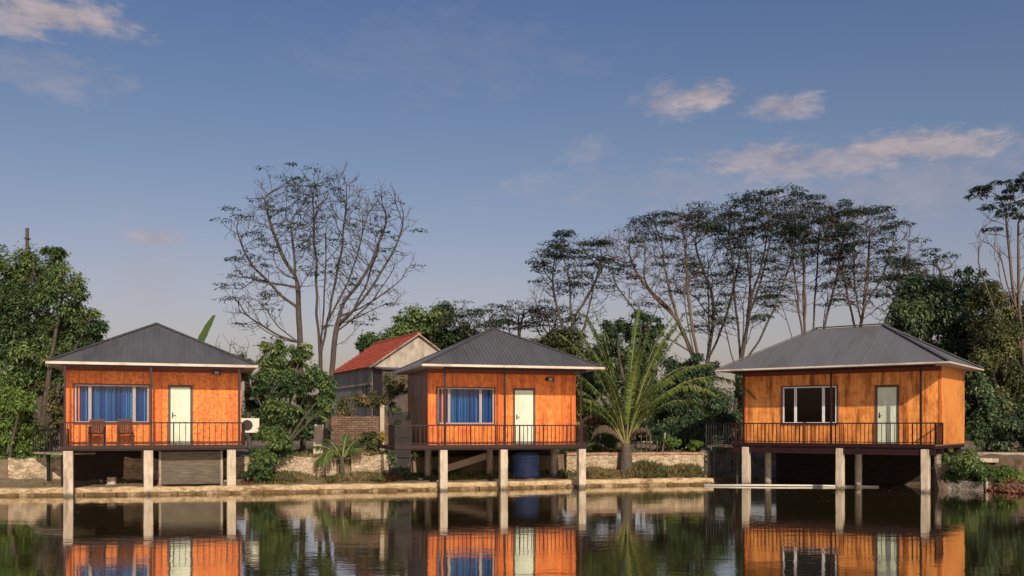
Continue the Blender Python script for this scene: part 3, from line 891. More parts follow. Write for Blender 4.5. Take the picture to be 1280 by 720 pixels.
# ------------------------------------------------------------------ red-tiled house behind
c0 = Vector((-4.9, 50.0)); ax = Vector((-3.1, 6.4)).normalized(); lt = Vector((-ax.y, ax.x))  # ax: along ridge going back, lt: towards the left wall
rz = math.atan2(ax.y, ax.x)
root = empty('tiled_house', (c0.x, c0.y, 1.15), rz); tag(root, 'old house with red tiled gable roof and stained plaster walls behind the middle hut', 'house')
hw, Lh, ze, zr = 2.45, 7.2, 5.45 - 1.15, 7.1 - 1.15
mb = MB(); mb.add([(0, -hw, 0), (0, hw, 0), (0, hw, ze), (0, 0, zr - .06), (0, -hw, ze), (.2, -hw, 0), (.2, hw, 0), (.2, hw, ze), (.2, 0, zr - .06), (.2, -hw, ze)],
                  [(0, 1, 2, 3, 4), (9, 8, 7, 6, 5), (0, 5, 6, 1), (1, 6, 7, 2), (2, 7, 8, 3), (3, 8, 9, 4), (4, 9, 5, 0)])
mb.build('gable_wall', M['plaster'], root)
mb = MB(); mb.add([(Lh, -hw, 0), (Lh, hw, 0), (Lh, hw, ze), (Lh, 0, zr - .06), (Lh, -hw, ze)], [(0, 1, 2, 3, 4)]); mb.build('gable_wall', M['plaster_grey'], root)
wl = holes_wall(.2, Lh, 0, ze, 0, .2, [(1.3, 1.9, 2.2, 3.2)])
wl.v = [(x, hw - y, z) for x, y, z in wl.v]; wl.build('side_wall', M['plaster_grey'], root)
mb = MB(); mb.box(.2, Lh, -hw, -hw + .2, 0, ze); mb.build('side_wall', M['plaster_grey'], root)
mb = MB(); mb.box(-1.6, -.004, -hw + .2, hw - .02, 0, ze - .25); fbox_ = mb.build('front_box', M['lean'], root)  # plain dark box covering the lower part of the gable wall
mb = MB(); mb.bar((-1.75, 0, ze - .3), (.0, 0, ze - .12), 2 * hw + .1, .06); mb.build('front_box_cover', M['cap'], fbox_)
mb = MB(); mb.box(1.3, 1.9, hw - .12, hw - .1, 2.2, 3.2); wob = mb.build('window', M['black'], root)
mb = MB(); mb.box(1.55, 1.65, hw - .1, hw - .06, 2.2, 3.2); mb.box(1.3, 1.9, hw - .1, hw - .06, 2.65, 2.72); mb.build('window_bar', M['white_frame'], wob)
mb = MB(); mb.box(.1, Lh, hw, hw + .06, ze - 1.0, ze - .9); mb.build('cornice', M['plaster'], root)
mb = MB()
sl = math.hypot(hw + .25, (zr - ze) * (hw + .25) / hw)
for sgn in (1, -1):
    nrow, ncol = 12, 34
    for i in range(nrow):
        for j in range(ncol):
            f0, f1 = i / nrow, (i + 1.12) / nrow
            x0 = -.15 + (Lh + .3) * j / ncol; x1 = -.15 + (Lh + .3) * (j + .97) / ncol
            y0, y1 = f0 * (hw + .25), f1 * (hw + .25)
            def zz(y): return zr - (zr - ze) * y / hw
            lo = .05 + random.uniform(0, .012)
            xm = (x0 + x1) / 2
            mb.add([(x0, sgn * y0, zz(y0) + .01), (xm, sgn * y0, zz(y0) + .05), (x1, sgn * y0, zz(y0) + .01), (x1, sgn * y1, zz(y1) + lo), (xm, sgn * y1, zz(y1) + lo + .05), (x0, sgn * y1, zz(y1) + lo)],
                   [(0, 1, 4, 5), (1, 2, 3, 4)])
rf = mb.build('roof', M['tile'], root)
mb = MB(); mb.tube([(-.18, 0, zr + .03), (Lh + .15, 0, zr + .03)], .11, 8); mb.build('ridge_tiles', M['tile'], rf)
mb = MB()
for s_ in (1, -1): mb.bar((-.1, 0, zr), (-.1, s_ * (hw + .2), ze - .14), .22, .06)
mb.build('verge', M['concrete_old'], rf)

# brick wall remains, gate post, white slab, fence boards, rubble wall
wall_along('brick_wall', [(gx(414, 41.5), 41.6), (gx(476, 41.3), 41.2)], 1.05, 2.75, .22, M['brick'], 'weathered brick garden wall left of the gate post, in front of the tiled house', 'wall', .04)
wall_along('brick_wall', [(gx(481.5, 41.2), 41.1), (gx(492, 41), 41.0)], 1.05, 2.75, .22, M['brick'], 'narrow stub of brick wall right of the gate post', 'wall', .03)
mb = MB(); mb.box(-.09, .09, -.09, .09, 0, 2.1); mb.lathe((0, 0, 2.1), [(.14, 0), (.14, .06), (.02, .12)], 4)
o = mb.build('gate_post', M['concrete'], bevel=.01); o.location = (gx(478.8, 41.2), 41.0, 1.05); tag(o, 'pale square gate post standing between two brick walls', 'post')
mb = MB(); mb.box(-.19, .19, -.04, .04, 0, 1.35); o = mb.build('white_slab', M['concrete'], bevel=.02); o.location = (gx(397, 39), 39, 1.05); o.rotation_euler = (-.08, .04, .1)
tag(o, 'upright white slab leaning between the two bare tree trunks', 'slab')
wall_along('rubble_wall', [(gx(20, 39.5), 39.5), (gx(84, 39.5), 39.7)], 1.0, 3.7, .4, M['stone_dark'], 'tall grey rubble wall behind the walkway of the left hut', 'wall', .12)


def board_fence(px0, px1, D, h, n, mat, label):
    root = empty('board_fence', (gx(px0, D), D, 1.1)); tag(root, label, 'fence')
    L = gx(px1, D) - gx(px0, D); mb = MB()
    for i in range(n):
        x = L * i / n; hh = h * random.uniform(.8, 1.05); t = random.uniform(-.04, .04)
        mb.bar((x + L / n / 2, 0, 0), (x + L / n / 2 + t, 0, hh), L / n * .88, .03)
    mb.build('boards', mat, root)
    mb = MB(); mb.bar((0, .05, h * .6), (L, .05, h * .6), .05, .08); mb.build('cross_rail', mat, root)


board_fence(733, 768, 42.5, .85, 7, M['grey_wood'], 'low grey board fence between the middle hut and the coconut palm')
board_fence(799, 816, 42.0, .9, 3, M['grey_wood'], 'pale upright boards just right of the coconut palm base')
board_fence(818, 838, 42.2, .6, 4, M['grey_wood'], 'short sloping grey boards right of the palm, beside a leaning stake')
mb = MB(); mb.bar((0, 0, 0), (.12, 0, .95), .07); o = mb.build('wooden_stake', M['grey_wood']); o.location = (gx(828, 41.5), 41.5, 1.1); tag(o, 'leaning pale stake on the bank right of the palm', 'stake')

# right-hand bank: slabs and blocks
root = MB(); root.box(0, 4.2, 0, 1.0, 0, .16)
o = root.build('concrete_slab', M['concrete'], bevel=.02); o.location = (gx(1222, 37.6), 37.4, .92); o.rotation_euler = (0, .01, -.05); tag(o, 'long pale concrete slab lying on the right bank', 'slab')
mb = MB(); mb.box(0, 5, 0, 1.4, 0, .25)
o = mb.build('earth_kerb', M['concrete_old'], bevel=.04); o.location = (gx(1210, 39.5), 39.5, 1.0); tag(o, 'grey raised kerb behind the pale slab on the right bank', 'kerb')
wall_along('low_wall', [(16.05, 35.5), (17.15, 35.0)], -.4, .33, .35, M['stone_dark'], 'low dark stone wall at the water on the right bank', 'wall', .03)
mb = MB(); mb.box(-.13, .13, -.13, .13, 0, .85); o = mb.build('stone_pier', M['concrete'], bevel=.03); o.location = (17.25, 34.9, -.35); tag(o, 'short pale pier ending the low wall on the right bank', 'pier')
p = world_pt(H3, U3(1186, .2), .2, -.3)
mb = MB(); mb.lathe((0, 0, 0), [(.3, 0), (.27, .3), (.22, .7), (.16, 1.1), (.14, 1.2)], 10); o = mb.build('tree_stump', M['bark_tan']); o.location = (gx(1181, 35.6), 35.6, -.25); o.rotation_euler = (0, -.25, 0); tag(o, 'pale leaning stump at the water by the right hut corner', 'stump')
mb = MB(); mb.lathe((0, 0, 0), [(.24, 0), (.2, .4), (.17, .9)], 10); o = mb.build('tree_stump', M['bark_tan']); o.location = (gx(1170, 36), 36.2, -.2); o.rotation_euler = (0, -.12, .5); tag(o, 'shorter pale stump between the hut pillar and the leaning stump', 'stump')

# ------------------------------------------------------------------ vegetation
def colonize(starts, par0, attr, step, di, dkill, trop=(0, 0, .12), iters=120, jit=.12, r=None):
    r = r or rng
    nodes = [np.array(p, float) for p in starts]; par = list(par0)
    A = attr.copy(); trop = np.array(trop)
    P = np.array(nodes)
    d = np.linalg.norm(A[:, None] - P[None], axis=2)
    near = d.argmin(1); nd = d.min(1)
    dirs = {}
    for it in range(iters):
        if not len(A): break
        act = nd < di
        if not act.any(): act = nd <= nd.min() + 1e-6
        ids = near[act]; vec = nrm(A[act] - P[ids])
        un, inv = np.unique(ids, return_inverse=True)
        acc = np.zeros((len(un), 3)); np.add.at(acc, inv, vec)
        acc = nrm(acc)
        # follow the parent's direction a little, which keeps limbs smooth
        pd = np.array([P[i] - P[par[i]] if par[i] >= 0 else np.array([0, 0, step]) for i in un]) / step
        new = P[un] + nrm(acc + .35 * pd + trop + r.normal(0, jit, acc.shape)) * step
        keep = []
        for k in range(len(un)):
            dd = np.linalg.norm(P - new[k], axis=1).min()
            if dd > .35 * step: keep.append(k)
            else:
                m = np.where(act)[0][inv == k]; nd[m] = 1e9 if len(m) < 2 else nd[m]
        dead = nd > 1e8
        if not keep:
            A = A[~dead & ~act]; near = near[~dead & ~act]; nd = nd[~dead & ~act]
            if not len(A): break
            continue
        base = len(P); NP = new[keep]
        for k in keep: par.append(int(un[k]))
        P = np.vstack([P, NP])
        d2 = np.linalg.norm(A[:, None] - NP[None], axis=2); j = d2.argmin(1); m2 = d2.min(1)
        up = m2 < nd
        near[up] = base + j[up]; nd[up] = m2[up]
        kill = (nd < dkill) | dead
        A = A[~kill]; near = near[~kill]; nd = nd[~kill]
    return P, np.array(par)


def limbs(P, par, tip_r, base_r, e=2.3):
    n = len(P); ch = [[] for _ in range(n)]
    for i in range(1, n): ch[par[i]].append(i)
    rad = np.full(n, tip_r)
    for i in range(n - 1, -1, -1):
        if ch[i]: rad[i] = sum(rad[c] ** e for c in ch[i]) ** (1 / e)
    Q = P.copy()
    for _ in range(2):
        S = Q.copy()
        for i in range(1, n):
            if ch[i]:
                b = max(ch[i], key=lambda c: rad[c])
                S[i] = Q[i] * .5 + (Q[par[i]] + Q[b]) * .25
        Q = S
    rad = tip_r + (rad - tip_r) * (base_r - tip_r) / max(1e-6, rad[0] - tip_r)
    return Q, rad, ch


def limb_mesh(mb, P, par, rad, ch, thin_n=3):
    # continuous chains, each following its thickest child
    main = [max(c, key=lambda k: rad[k]) if c else -1 for c in ch]
    for i in range(len(P)):
        if i and main[par[i]] == i: continue
        pts = [P[i]]; rr = [rad[i]]
        if i:
            pts = [P[par[i]], P[i]]; rr = [min(rad[par[i]], rad[i] * 1.25), rad[i]]
        j = i
        while main[j] >= 0:
            j = main[j]; pts.append(P[j]); rr.append(rad[j])
        if len(pts) < 2: continue
        n = 8 if rr[0] > .09 else (5 if rr[0] > .04 else thin_n)
        mb.tube([Vector(p) for p in pts], [float(x) for x in rr], n, cap=False)


def ell_points(c, r, n, shell=0.0, g=None):
    g = g or rng
    v = nrm(g.normal(size=(n, 3))); q = (shell ** 3 + (1 - shell ** 3) * g.random(n)) ** (1 / 3)
    return np.array(c) + v * q[:, None] * np.array(r)


def open_tree(name, label, cat, group, D, trunk_px, ells, n_attr, base_r, tip_r, bark, leafmat, pad_frac, pad_r, pad_n, leafL, step=.42, top_bias=0.0, dkill=.75, di=3.2, seed=1, depth=2.6, twig=True, zmin_leaf=None, trop=(0, 0, .12), low=.12, fork=.45, na_k=2.0):
    """tree with open visible branching, crown given as ellipsoids (photo px, py, rx px, ry px)"""
    g = np.random.default_rng(seed)
    sc = D / F
    start = []
    for (px, py) in trunk_px:
        q = at(px, py, D); start.append((q.x, D, q.z))
    # subdivide trunk
    pts = [np.array(start[0])]
    for a, b in zip(start, start[1:]):
        a = np.array(a); b = np.array(b); n = max(1, int(np.linalg.norm(b - a) / step))
        for i in range(1, n + 1): pts.append(a + (b - a) * i / n + g.normal(0, .015, 3))
    A = []
    tot = sum(e[2] * e[3] for e in ells)
    for (px, py, rx, ry) in ells:
        c = at(px, py, D)
        A.append(ell_points((c.x, D + g.uniform(-.8, .8), c.z), (rx * sc, min(depth, rx * sc * 1.0), ry * sc), int(n_attr * na_k * rx * ry / tot), .25, g))
    A = np.vstack(A)
    # main limbs: curved stems from the upper trunk to the underside of each part of the crown
    par0 = [-1] + list(range(len(pts) - 1)); nt_ = len(pts)
    for (px, py, rx, ry) in ells:
        c = at(px, py + ry * .45, D); tgt = np.array([c.x, D + g.uniform(-.5, .5) * rx * sc, c.z])
        cand = [i for i in range(int(nt_ * fork), nt_) if pts[i][2] < tgt[2] - .4] or [int(nt_ * fork)]
        i0 = cand[g.integers(0, len(cand))]; a = np.array(pts[i0]); dv = tgt - a; L = np.linalg.norm(dv)
        ctl = a + np.array([dv[0] * .62, dv[1] * .62, dv[2] * .34]); m = max(3, int(L / step)); last = i0
        for q in range(1, m + 1):
            t = q / m; pp = (1 - t) ** 2 * a + 2 * t * (1 - t) * ctl + t * t * tgt + g.normal(0, .05, 3)
            pts.append(pp); par0.append(last); last = len(pts) - 1
    P, par = colonize(pts, par0, A, step, di, dkill, trop, iters=90, jit=.16, r=g)
    P, rad, ch = limbs(P, par, tip_r, base_r)
    # fine twigs at the ends
    if twig:
        tips = [i for i in range(len(P)) if rad[i] < tip_r * 2.2 and i > nt_]
        P = list(P); par = list(par); rad = list(rad)
        for i in tips:
            for _ in range(g.integers(1, 3)):
                d = nrm(np.array(P[i]) - np.array(P[par[i]])) if par[i] >= 0 else np.array([0, 0, 1.])
                cur = i; d = nrm(d + g.normal(0, .55, 3) + np.array([0, 0, .15]))
                for s_ in range(g.integers(2, 4)):
                    p = np.array(P[cur]) + d * step * .5
                    P.append(p); par.append(cur); rad.append(tip_r * (.8 - .15 * s_)); ch.append([]); ch[cur].append(len(P) - 1); cur = len(P) - 1
                    d = nrm(d + g.normal(0, .3, 3) + np.array([0, 0, .25]))
        P = np.array(P); par = np.array(par); rad = np.array(rad)
    base = Vector(start[0])
    root = empty(name, base); tag(root, label, cat, group)
    off = np.array(base)
    P2 = P - off
    mb = MB(); limb_mesh(mb, P2, par, rad, ch); mb.build('trunk', bark, root, smooth=True)
    # foliage pads on the tips
    tips = np.array([i for i in range(len(P2)) if not ch[i]])
    if len(tips) and leafmat:
        zt = P2[tips, 2]; z0, z1 = np.percentile(zt, 5), zt.max()
        hgt = np.clip((zt - z0) / (z1 - z0 + 1e-6), 0, 1)
        prob = pad_frac * (low + (1 - low) * hgt ** (1 + top_bias * 2)) if top_bias else np.full(len(tips), pad_frac)
        # clumpy: neighbouring tips share their luck
        ph = P2[tips] * 0.9
        luck = .5 + .5 * np.sin(ph[:, 0] * 1.7 + 3 * np.sin(ph[:, 2] * 1.3 + seed)) * np.sin(ph[:, 1] * 1.9 + ph[:, 2] * 1.1)
        sel = tips[g.random(len(tips)) < prob * np.clip(2.6 * luck - .62, .04, 1.5) * (.62 if top_bias else 1)]
        V = []; T = []
        for i in sel:
            n = int(pad_n * g.uniform(.5, 1.4)); rr = pad_r * g.uniform(.6, 1.35)
            c = P2[i]
            a = g.random(n) * 2 * PI; q = np.sqrt(g.random(n)) * rr
            pos = np.stack([c[0] + np.cos(a) * q, c[1] + np.sin(a) * q, c[2] + g.normal(0, .06, n) * rr + .06 - q * .16], 1)
            dr = np.stack([np.cos(a) + g.normal(0, .7, n), np.sin(a) + g.normal(0, .7, n), g.normal(-.1, .3, n)], 1)
            nm = np.stack([g.normal(0, .35, n), g.normal(0, .35, n), np.ones(n)], 1)
            L = leafL * g.uniform(.7, 1.3, n)
            V.append(leaf_quads(pos, dr, nm, L, L * .42)); T.append(np.clip(g.uniform(.0, .55) + g.normal(.15, .18, n), 0, 1))
        if V: quads_mesh('foliage', np.vstack(V), leafmat, np.concatenate(T), root)
    return root


def leafy(name, label, cat, group, base, trunk_r, clumps, n, leafL, mat, bark, seed=1, sub=14, wl=.5, droop=.3, D=None, sub_r=.42, stems=1):
    """dense crown of leaves: clumps (photo px, py, r px, ry px[, depth offset]) at distance D"""
    g = np.random.default_rng(seed)
    sc = D / F
    base = Vector(base)
    n = int(n * 2.4); leafL *= .62
    root = empty(name, base); tag(root, label, cat, group)
    tot = sum(c[2] * c[3] for c in clumps)
    V = []; T = []; mb = MB()
    for ci, c in enumerate(clumps):
        px, py, rx, ry = c[:4]; dd = c[4] if len(c) > 4 else g.uniform(-.8, .8)
        cc = at(px, py, D); cen = np.array([cc.x - base.x, D + dd - base.y, cc.z - base.z])
        rad = np.array([rx * sc, max(rx, ry) * .5 * (rx * sc / rx) * 1.5, ry * sc])
        # limb to the clump
        b0 = np.array([g.normal(0, .08) * stems, 0, 0.]); mid = b0 * .5 + cen * .5 + np.array([0, 0, -.1 * cen[2]]) - np.array([cen[0] * .3, cen[1] * .3, 0])
        pts = [(1 - t) ** 2 * b0 + 2 * t * (1 - t) * mid + t * t * (cen) for t in np.linspace(0, 1, 7)]
        k = trunk_r * (1.0 if ci == 0 else .7)
        mb.tube([Vector(p) for p in pts], [k * (1 - .8 * t) for t in np.linspace(0, 1, 7)], 7, cap=False)
        ns = max(4, int(sub * (rx * ry / (tot / len(clumps))) ** .5))
        sc_c = ell_points(cen, rad * .86, ns, .5, g); far = g.random(ns) < .28
        sc_c = np.where(far[:, None], cen + (sc_c - cen) * g.uniform(1.1, 1.42, (ns, 1)), sc_c)
        m = int(n * rx * ry / tot / ns)
        cl_t = g.uniform(.15, .6)
        for s_, fr_ in zip(sc_c, far):
            sr = rad * sub_r * g.uniform(.6, 1.2) * (.55 if fr_ else 1)
            # twig
            mb.tube([Vector(cen * .75 + s_ * .25 - np.array([0, 0, .1])), Vector(s_ * .7 + cen * .3), Vector(s_)], [trunk_r * .2, trunk_r * .14, trunk_r * .05], 4, cap=False)
            mm = int(m * g.uniform(.6, 1.4) * (.4 if fr_ else 1))
            v = nrm(g.normal(size=(mm, 3))); v[:, 2] = np.where(v[:, 2] < 0, v[:, 2] * .7, v[:, 2])
            q = np.minimum(np.abs(g.normal(.62, .34, mm)), 1.6)
            pos = s_ + v * q[:, None] * sr
            nm = nrm(v * .55 + np.array([0, -.1, .75]) + g.normal(0, .45, (mm, 3)))
            dr = nrm(np.cross(nm, g.normal(size=(mm, 3)))) + np.array([0, 0, -.25]) + v * .3
            L = leafL * g.uniform(.45, 1.5, mm)
            V.append(leaf_quads(pos, dr, nm, L, L * wl, droop))
            T.append(np.clip(cl_t + g.normal(0, .2) + g.normal(0, .2, mm), 0, 1))
    quads_mesh('foliage', np.vstack(V), mat, np.concatenate(T), root)
    mb.build('trunk', bark, root, smooth=True)
    return root


def tuft_field(name, label, cat, region, n, h, w, mat, seed, kind=None, zf=None, lean=.5, group=None):
    """blades and small leaves over ground; region: function g -> (x,y,z) arrays"""
    g = np.random.default_rng(seed)
    P = region(g, n)
    dr = np.stack([g.normal(0, lean, n), g.normal(0, lean, n), np.ones(n)], 1)
    nm = np.stack([g.normal(0, 1, n), g.normal(-.6, 1, n), g.normal(.2, .5, n)], 1)
    L = h * g.uniform(.3, 1.1, n) * (.75 + .35 * np.sin(P[:, 0] * 1.9 + seed) * np.sin(P[:, 0] * .77 + 1))
    o = quads_mesh(name, leaf_quads(P, dr, nm, L, w * g.uniform(.6, 1.4, n), .15), mat, np.clip(g.normal(.5, .25, n) + .25 * np.sin(P[:, 0] * 2.1 + 1.7 * np.sin(P[:, 0] * .9)), 0, 1))
    tag(o, label, cat, group, kind)
    return o


# ---- bare trees between the left and middle huts
GB = 'bare trees behind the left and middle huts'
open_tree('bare_tree', 'tall nearly leafless tree, left trunk of the bare trio, by the left hut', 'tree', GB, 40, [(379, 568), (377, 500), (375, 420), (372, 350)],
          [(340, 300, 48, 60), (365, 260, 45, 50), (325, 360, 40, 40), (330, 235, 22, 24), (318, 395, 38, 24), (298, 285, 18, 20), (300, 335, 20, 22), (300, 380, 22, 14), (380, 330, 22, 50)], 720, .125, .009, M['bark_grey'], M['leaf_blue'], .10, .30, 34, .13, seed=3, na_k=3.2, fork=.62, depth=2.2, di=2.4, dkill=.32, step=.27)
open_tree('bare_tree', 'tall nearly leafless tree, slender middle trunk of the bare trio', 'tree', GB, 41, [(397, 568), (401, 500), (401, 430), (399, 370)],
          [(410, 290, 42, 62), (430, 240, 30, 32), (390, 235, 30, 32), (455, 270, 24, 26), (420, 360, 22, 36)], 520, .09, .010, M['bark_grey'], M['leaf_blue'], .06, .30, 34, .13, seed=5, na_k=3.2, fork=.62, depth=2.2, di=2.4, dkill=.32, step=.27)
open_tree('bare_tree', 'tall nearly leafless tree, right trunk of the bare trio, nearest the tiled house', 'tree', GB, 39.3, [(405, 568), (410, 520), (416, 450), (421, 405), (430, 370)],
          [(465, 300, 42, 52), (485, 260, 26, 24), (490, 330, 26, 24), (445, 350, 34, 32), (505, 275, 14, 20), (450, 400, 24, 14), (508, 335, 16, 14), (480, 370, 26, 16)], 560, .11, .009, M['bark_grey'], M['leaf_blue'], .06, .26, 30, .13, seed=8, na_k=3.2, fork=.62, depth=2.2, di=2.4, dkill=.32, step=.27)

# ---- tall flat-topped trees behind
GF = 'tall feathery trees on the skyline'
FT = dict(leafmat=M['leaf_blue'], pad_frac=.36, pad_r=.58, pad_n=100, leafL=.17, top_bias=1.0, step=.36, di=3.0, dkill=.40, na_k=5.5, depth=3.5)
def flat_tree(label, D, trunk, ells, na, br, bark, seed, **kw):
    a = dict(FT); a.update(kw)
    open_tree('feathery_tree', label, 'tree', GF, D, trunk, ells, na, br, .0135, bark, seed=seed, **a)
flat_tree('leftmost skyline tree, dark feathery crown right of the middle hut roof', 55, [(722, 545), (720, 480), (716, 420), (712, 390)], [(712, 335, 42, 38), (690, 330, 28, 26), (745, 330, 26, 32), (680, 380, 20, 34), (735, 380, 24, 30), (755, 310, 18, 16)], 560, .12, M['bark_grey'], 21, low=.35)
flat_tree('leaning skyline tree with brownish twigs above the coconut palm', 54, [(884, 545), (876, 470), (858, 425), (838, 380)], [(800, 335, 48, 34), (830, 300, 40, 30), (855, 290, 34, 24), (785, 310, 36, 22), (850, 340, 36, 34), (820, 365, 40, 24), (775, 350, 30, 30)], 640, .15, M['bark_tan'], 22, low=.2)
flat_tree('thin skyline tree left of the right hut, behind the leaning one', 57, [(868, 545), (880, 480), (892, 400), (890, 350)], [(885, 310, 40, 34), (870, 285, 34, 20), (900, 350, 34, 40), (925, 300, 26, 26), (870, 350, 34, 36), (885, 400, 26, 22)], 460, .12, M['bark_grey'], 23, low=.2)
flat_tree('highest skyline tree above the left end of the right hut roof', 55, [(916, 545), (925, 460), (935, 400), (940, 370)], [(945, 290, 52, 42), (930, 270, 34, 24), (965, 270, 34, 24), (930, 350, 44, 40), (975, 330, 34, 40), (905, 395, 26, 30), (960, 262, 40, 14), (915, 275, 30, 18), (990, 300, 34, 30), (945, 390, 30, 22)], 780, .14, M['bark_grey'], 24, low=.2)
flat_tree('tall skyline tree directly above the right hut ridge', 56, [(1012, 545), (1010, 450), (1006, 410), (1004, 380)], [(1010, 300, 46, 44), (1030, 272, 40, 20), (990, 340, 36, 44), (1040, 340, 40, 42), (985, 285, 26, 20), (1055, 285, 34, 24), (975, 370, 30, 26), (1000, 262, 34, 12)], 720, .13, M['bark_tan'], 25, low=.2)
flat_tree('broad skyline tree with brownish twigs, right end of the row', 55, [(1070, 545), (1072, 450), (1075, 410), (1078, 390)], [(1085, 310, 44, 36), (1110, 300, 34, 22), (1070, 290, 34, 22), (1100, 360, 44, 36), (1135, 310, 20, 18), (1060, 350, 30, 40), (1050, 300, 30, 30), (1130, 345, 34, 30), (1090, 275, 30, 12)], 680, .13, M['bark_tan'], 26, low=.2)
flat_tree('dark feathery tree behind the right hut roof end, below the skyline row', 50, [(1150, 545), (1148, 450), (1146, 400)], [(1150, 350, 40, 28), (1175, 335, 30, 18), (1125, 360, 24, 26)], 420, .2, M['bark_dark'], 27, low=.6)
flat_tree('sparse tall tree with twisted tan trunk at the right edge', 42, [(1284, 560), (1282, 470), (1276, 400), (1268, 350)], [(1255, 290, 34, 40), (1275, 250, 28, 26), (1235, 310, 24, 22), (1262, 240, 26, 14), (1295, 300, 30, 50), (1215, 290, 14, 12)], 520, .12, M['bark_tan'], 28, pad_frac=1.3, pad_r=.36, low=.10, step=.45, dkill=.75, di=3.5, depth=2.5)
flat_tree('low wide feathery tree right behind the middle hut roof', 60, [(640, 545), (640, 460), (638, 430)], [(610, 402, 46, 14), (650, 398, 44, 16), (690, 405, 34, 18), (575, 400, 26, 14)], 520, .2, M['bark_dark'], 29, low=.9, pad_n=60)
flat_tree('small dark feathery tree between the left hut roof and the bare trees', 46, [(312, 560), (308, 480), (306, 450)], [(300, 440, 30, 10), (335, 436, 26, 12), (280, 440, 14, 8)], 260, .12, M['bark_dark'], 30, low=.9, pad_n=50, step=.45, dkill=.7)

# ---- dense trees
leafy('leafy_tree', 'large dense green tree filling the left edge beside the left hut', 'tree', None, (gx(45, 38.5), 38.8, 1.1), .26,
      [(35, 345, 42, 36), (88, 365, 30, 26), (15, 395, 50, 48), (75, 405, 42, 34), (112, 400, 18, 20), (25, 455, 50, 40), (70, 455, 40, 30), (-20, 350, 46, 44), (-40, 440, 50, 50), (60, 315, 16, 10), (105, 432, 22, 18)], 46000, .21, M['leaf_mid'], M['bark_dark'], 41, sub=24, D=38.5)
leafy('leafy_tree', 'bright green low tree at the far left water edge', 'tree', None, (gx(8, 35.2), 35.4, .9), .13,
      [(8, 520, 34, 26), (18, 550, 26, 24), (-10, 560, 34, 30), (-20, 500, 36, 30), (35, 500, 18, 14)], 15000, .18, M['leaf_bright'], M['bark_dark'], 42, sub=18, D=35.2)
leafy('leafy_tree', 'bushy mid green tree right of the left hut, around the bare trunks', 'tree', None, (gx(350, 38.2), 38.4, 1.1), .13,
      [(345, 455, 26, 18), (325, 478, 22, 20), (368, 482, 26, 20), (396, 470, 18, 18), (318, 505, 16, 16), (350, 512, 26, 18), (345, 436, 18, 12), (408, 488, 14, 18), (385, 505, 20, 14), (305, 460, 14, 18), (330, 535, 16, 16), (365, 535, 16, 12), (412, 510, 10, 16), (378, 440, 16, 12)], 19000, .18, M['leaf_mid'], M['bark_dark'], 43, sub=20, D=38.2)
leafy('shrub', 'glossy dark green shrub on the bank between the left hut and the rubble wall', 'shrub', None, (gx(337, 35.6), 35.7, .3), .05,
      [(346, 548, 20, 14), (334, 574, 18, 18), (354, 560, 16, 16), (322, 592, 10, 10)], 9000, .17, M['leaf_mid'], M['bark_dark'], 44, sub=14, D=35.6, wl=.55)
leafy('leafy_tree', 'round green tree behind the ridge of the tiled house', 'tree', None, (gx(520, 62), 62, 1.1), .3,
      [(520, 410, 34, 22), (485, 425, 28, 18), (545, 395, 26, 18), (535, 425, 40, 22), (575, 430, 26, 22), (460, 435, 12, 10)], 20000, .34, M['leaf_mid'], M['bark_dark'], 45, sub=18, D=62)
leafy('leafy_tree', 'olive green tree behind the right slope of the middle hut roof', 'tree', None, (gx(690, 50), 50.3, 1.1), .22,
      [(665, 440, 40, 20), (705, 435, 36, 26), (735, 455, 26, 30), (725, 500, 26, 40)], 18000, .26, M['leaf_olive'], M['bark_dark'], 46, sub=18, D=50)
leafy('leafy_tree', 'dark tree directly behind the coconut palm crown', 'tree', None, (gx(790, 46), 46.2, 1.1), .22,
      [(770, 415, 24, 20), (800, 408, 26, 18), (760, 455, 24, 36), (815, 440, 18, 24), (790, 480, 40, 46)], 20000, .24, M['leaf_dark'], M['bark_dark'], 47, sub=18, D=46)
leafy('leafy_tree', 'dark round-topped tree between the palm and the right hut', 'tree', None, (gx(860, 44.5), 44.6, 1.1), .22,
      [(858, 465, 34, 24), (835, 500, 32, 34), (880, 505, 28, 34), (855, 540, 44, 26), (900, 530, 16, 22)], 28000, .22, M['leaf_dark'], M['bark_dark'], 48, sub=22, D=44.5)
leafy('leafy_tree', 'slim green tree seen in the gap at the left end of the right hut', 'tree', None, (gx(925, 48), 48.4, 1.1), .12,
      [(924, 490, 12, 28), (918, 530, 16, 20)], 5000, .22, M['leaf_mid'], M['bark_dark'], 49, sub=14, D=48)
leafy('leafy_tree', 'big dark dense tree behind the right hut', 'tree', None, (gx(1165, 46), 46.5, 1.1), .3,
      [(1165, 375, 44, 34), (1140, 405, 36, 34), (1195, 420, 44, 44), (1215, 365, 30, 28), (1180, 480, 60, 50), (1235, 490, 40, 60)], 40000, .26, M['leaf_dark'], M['bark_dark'], 50, sub=24, D=46)
leafy('leafy_tree', 'olive dense tree at the right edge beside the right hut', 'tree', None, (gx(1265, 42), 42.4, 1.1), .24,
      [(1250, 385, 34, 34), (1280, 400, 34, 44), (1260, 450, 40, 40), (1290, 480, 40, 50), (1235, 430, 26, 36), (1262, 520, 44, 34)], 34000, .2, M['leaf_olive'], M['bark_dark'], 51, sub=24, D=42)
leafy('leafy_tree', 'dark undergrowth tree between the right hut side wall and the right edge', 'tree', None, (gx(1238, 40.5), 40.9, 1.1), .12,
      [(1225, 500, 22, 40), (1245, 535, 34, 24), (1280, 535, 30, 26), (1220, 545, 12, 16)], 16000, .2, M['leaf_dark'], M['bark_dark'], 52, sub=18, D=40.5)
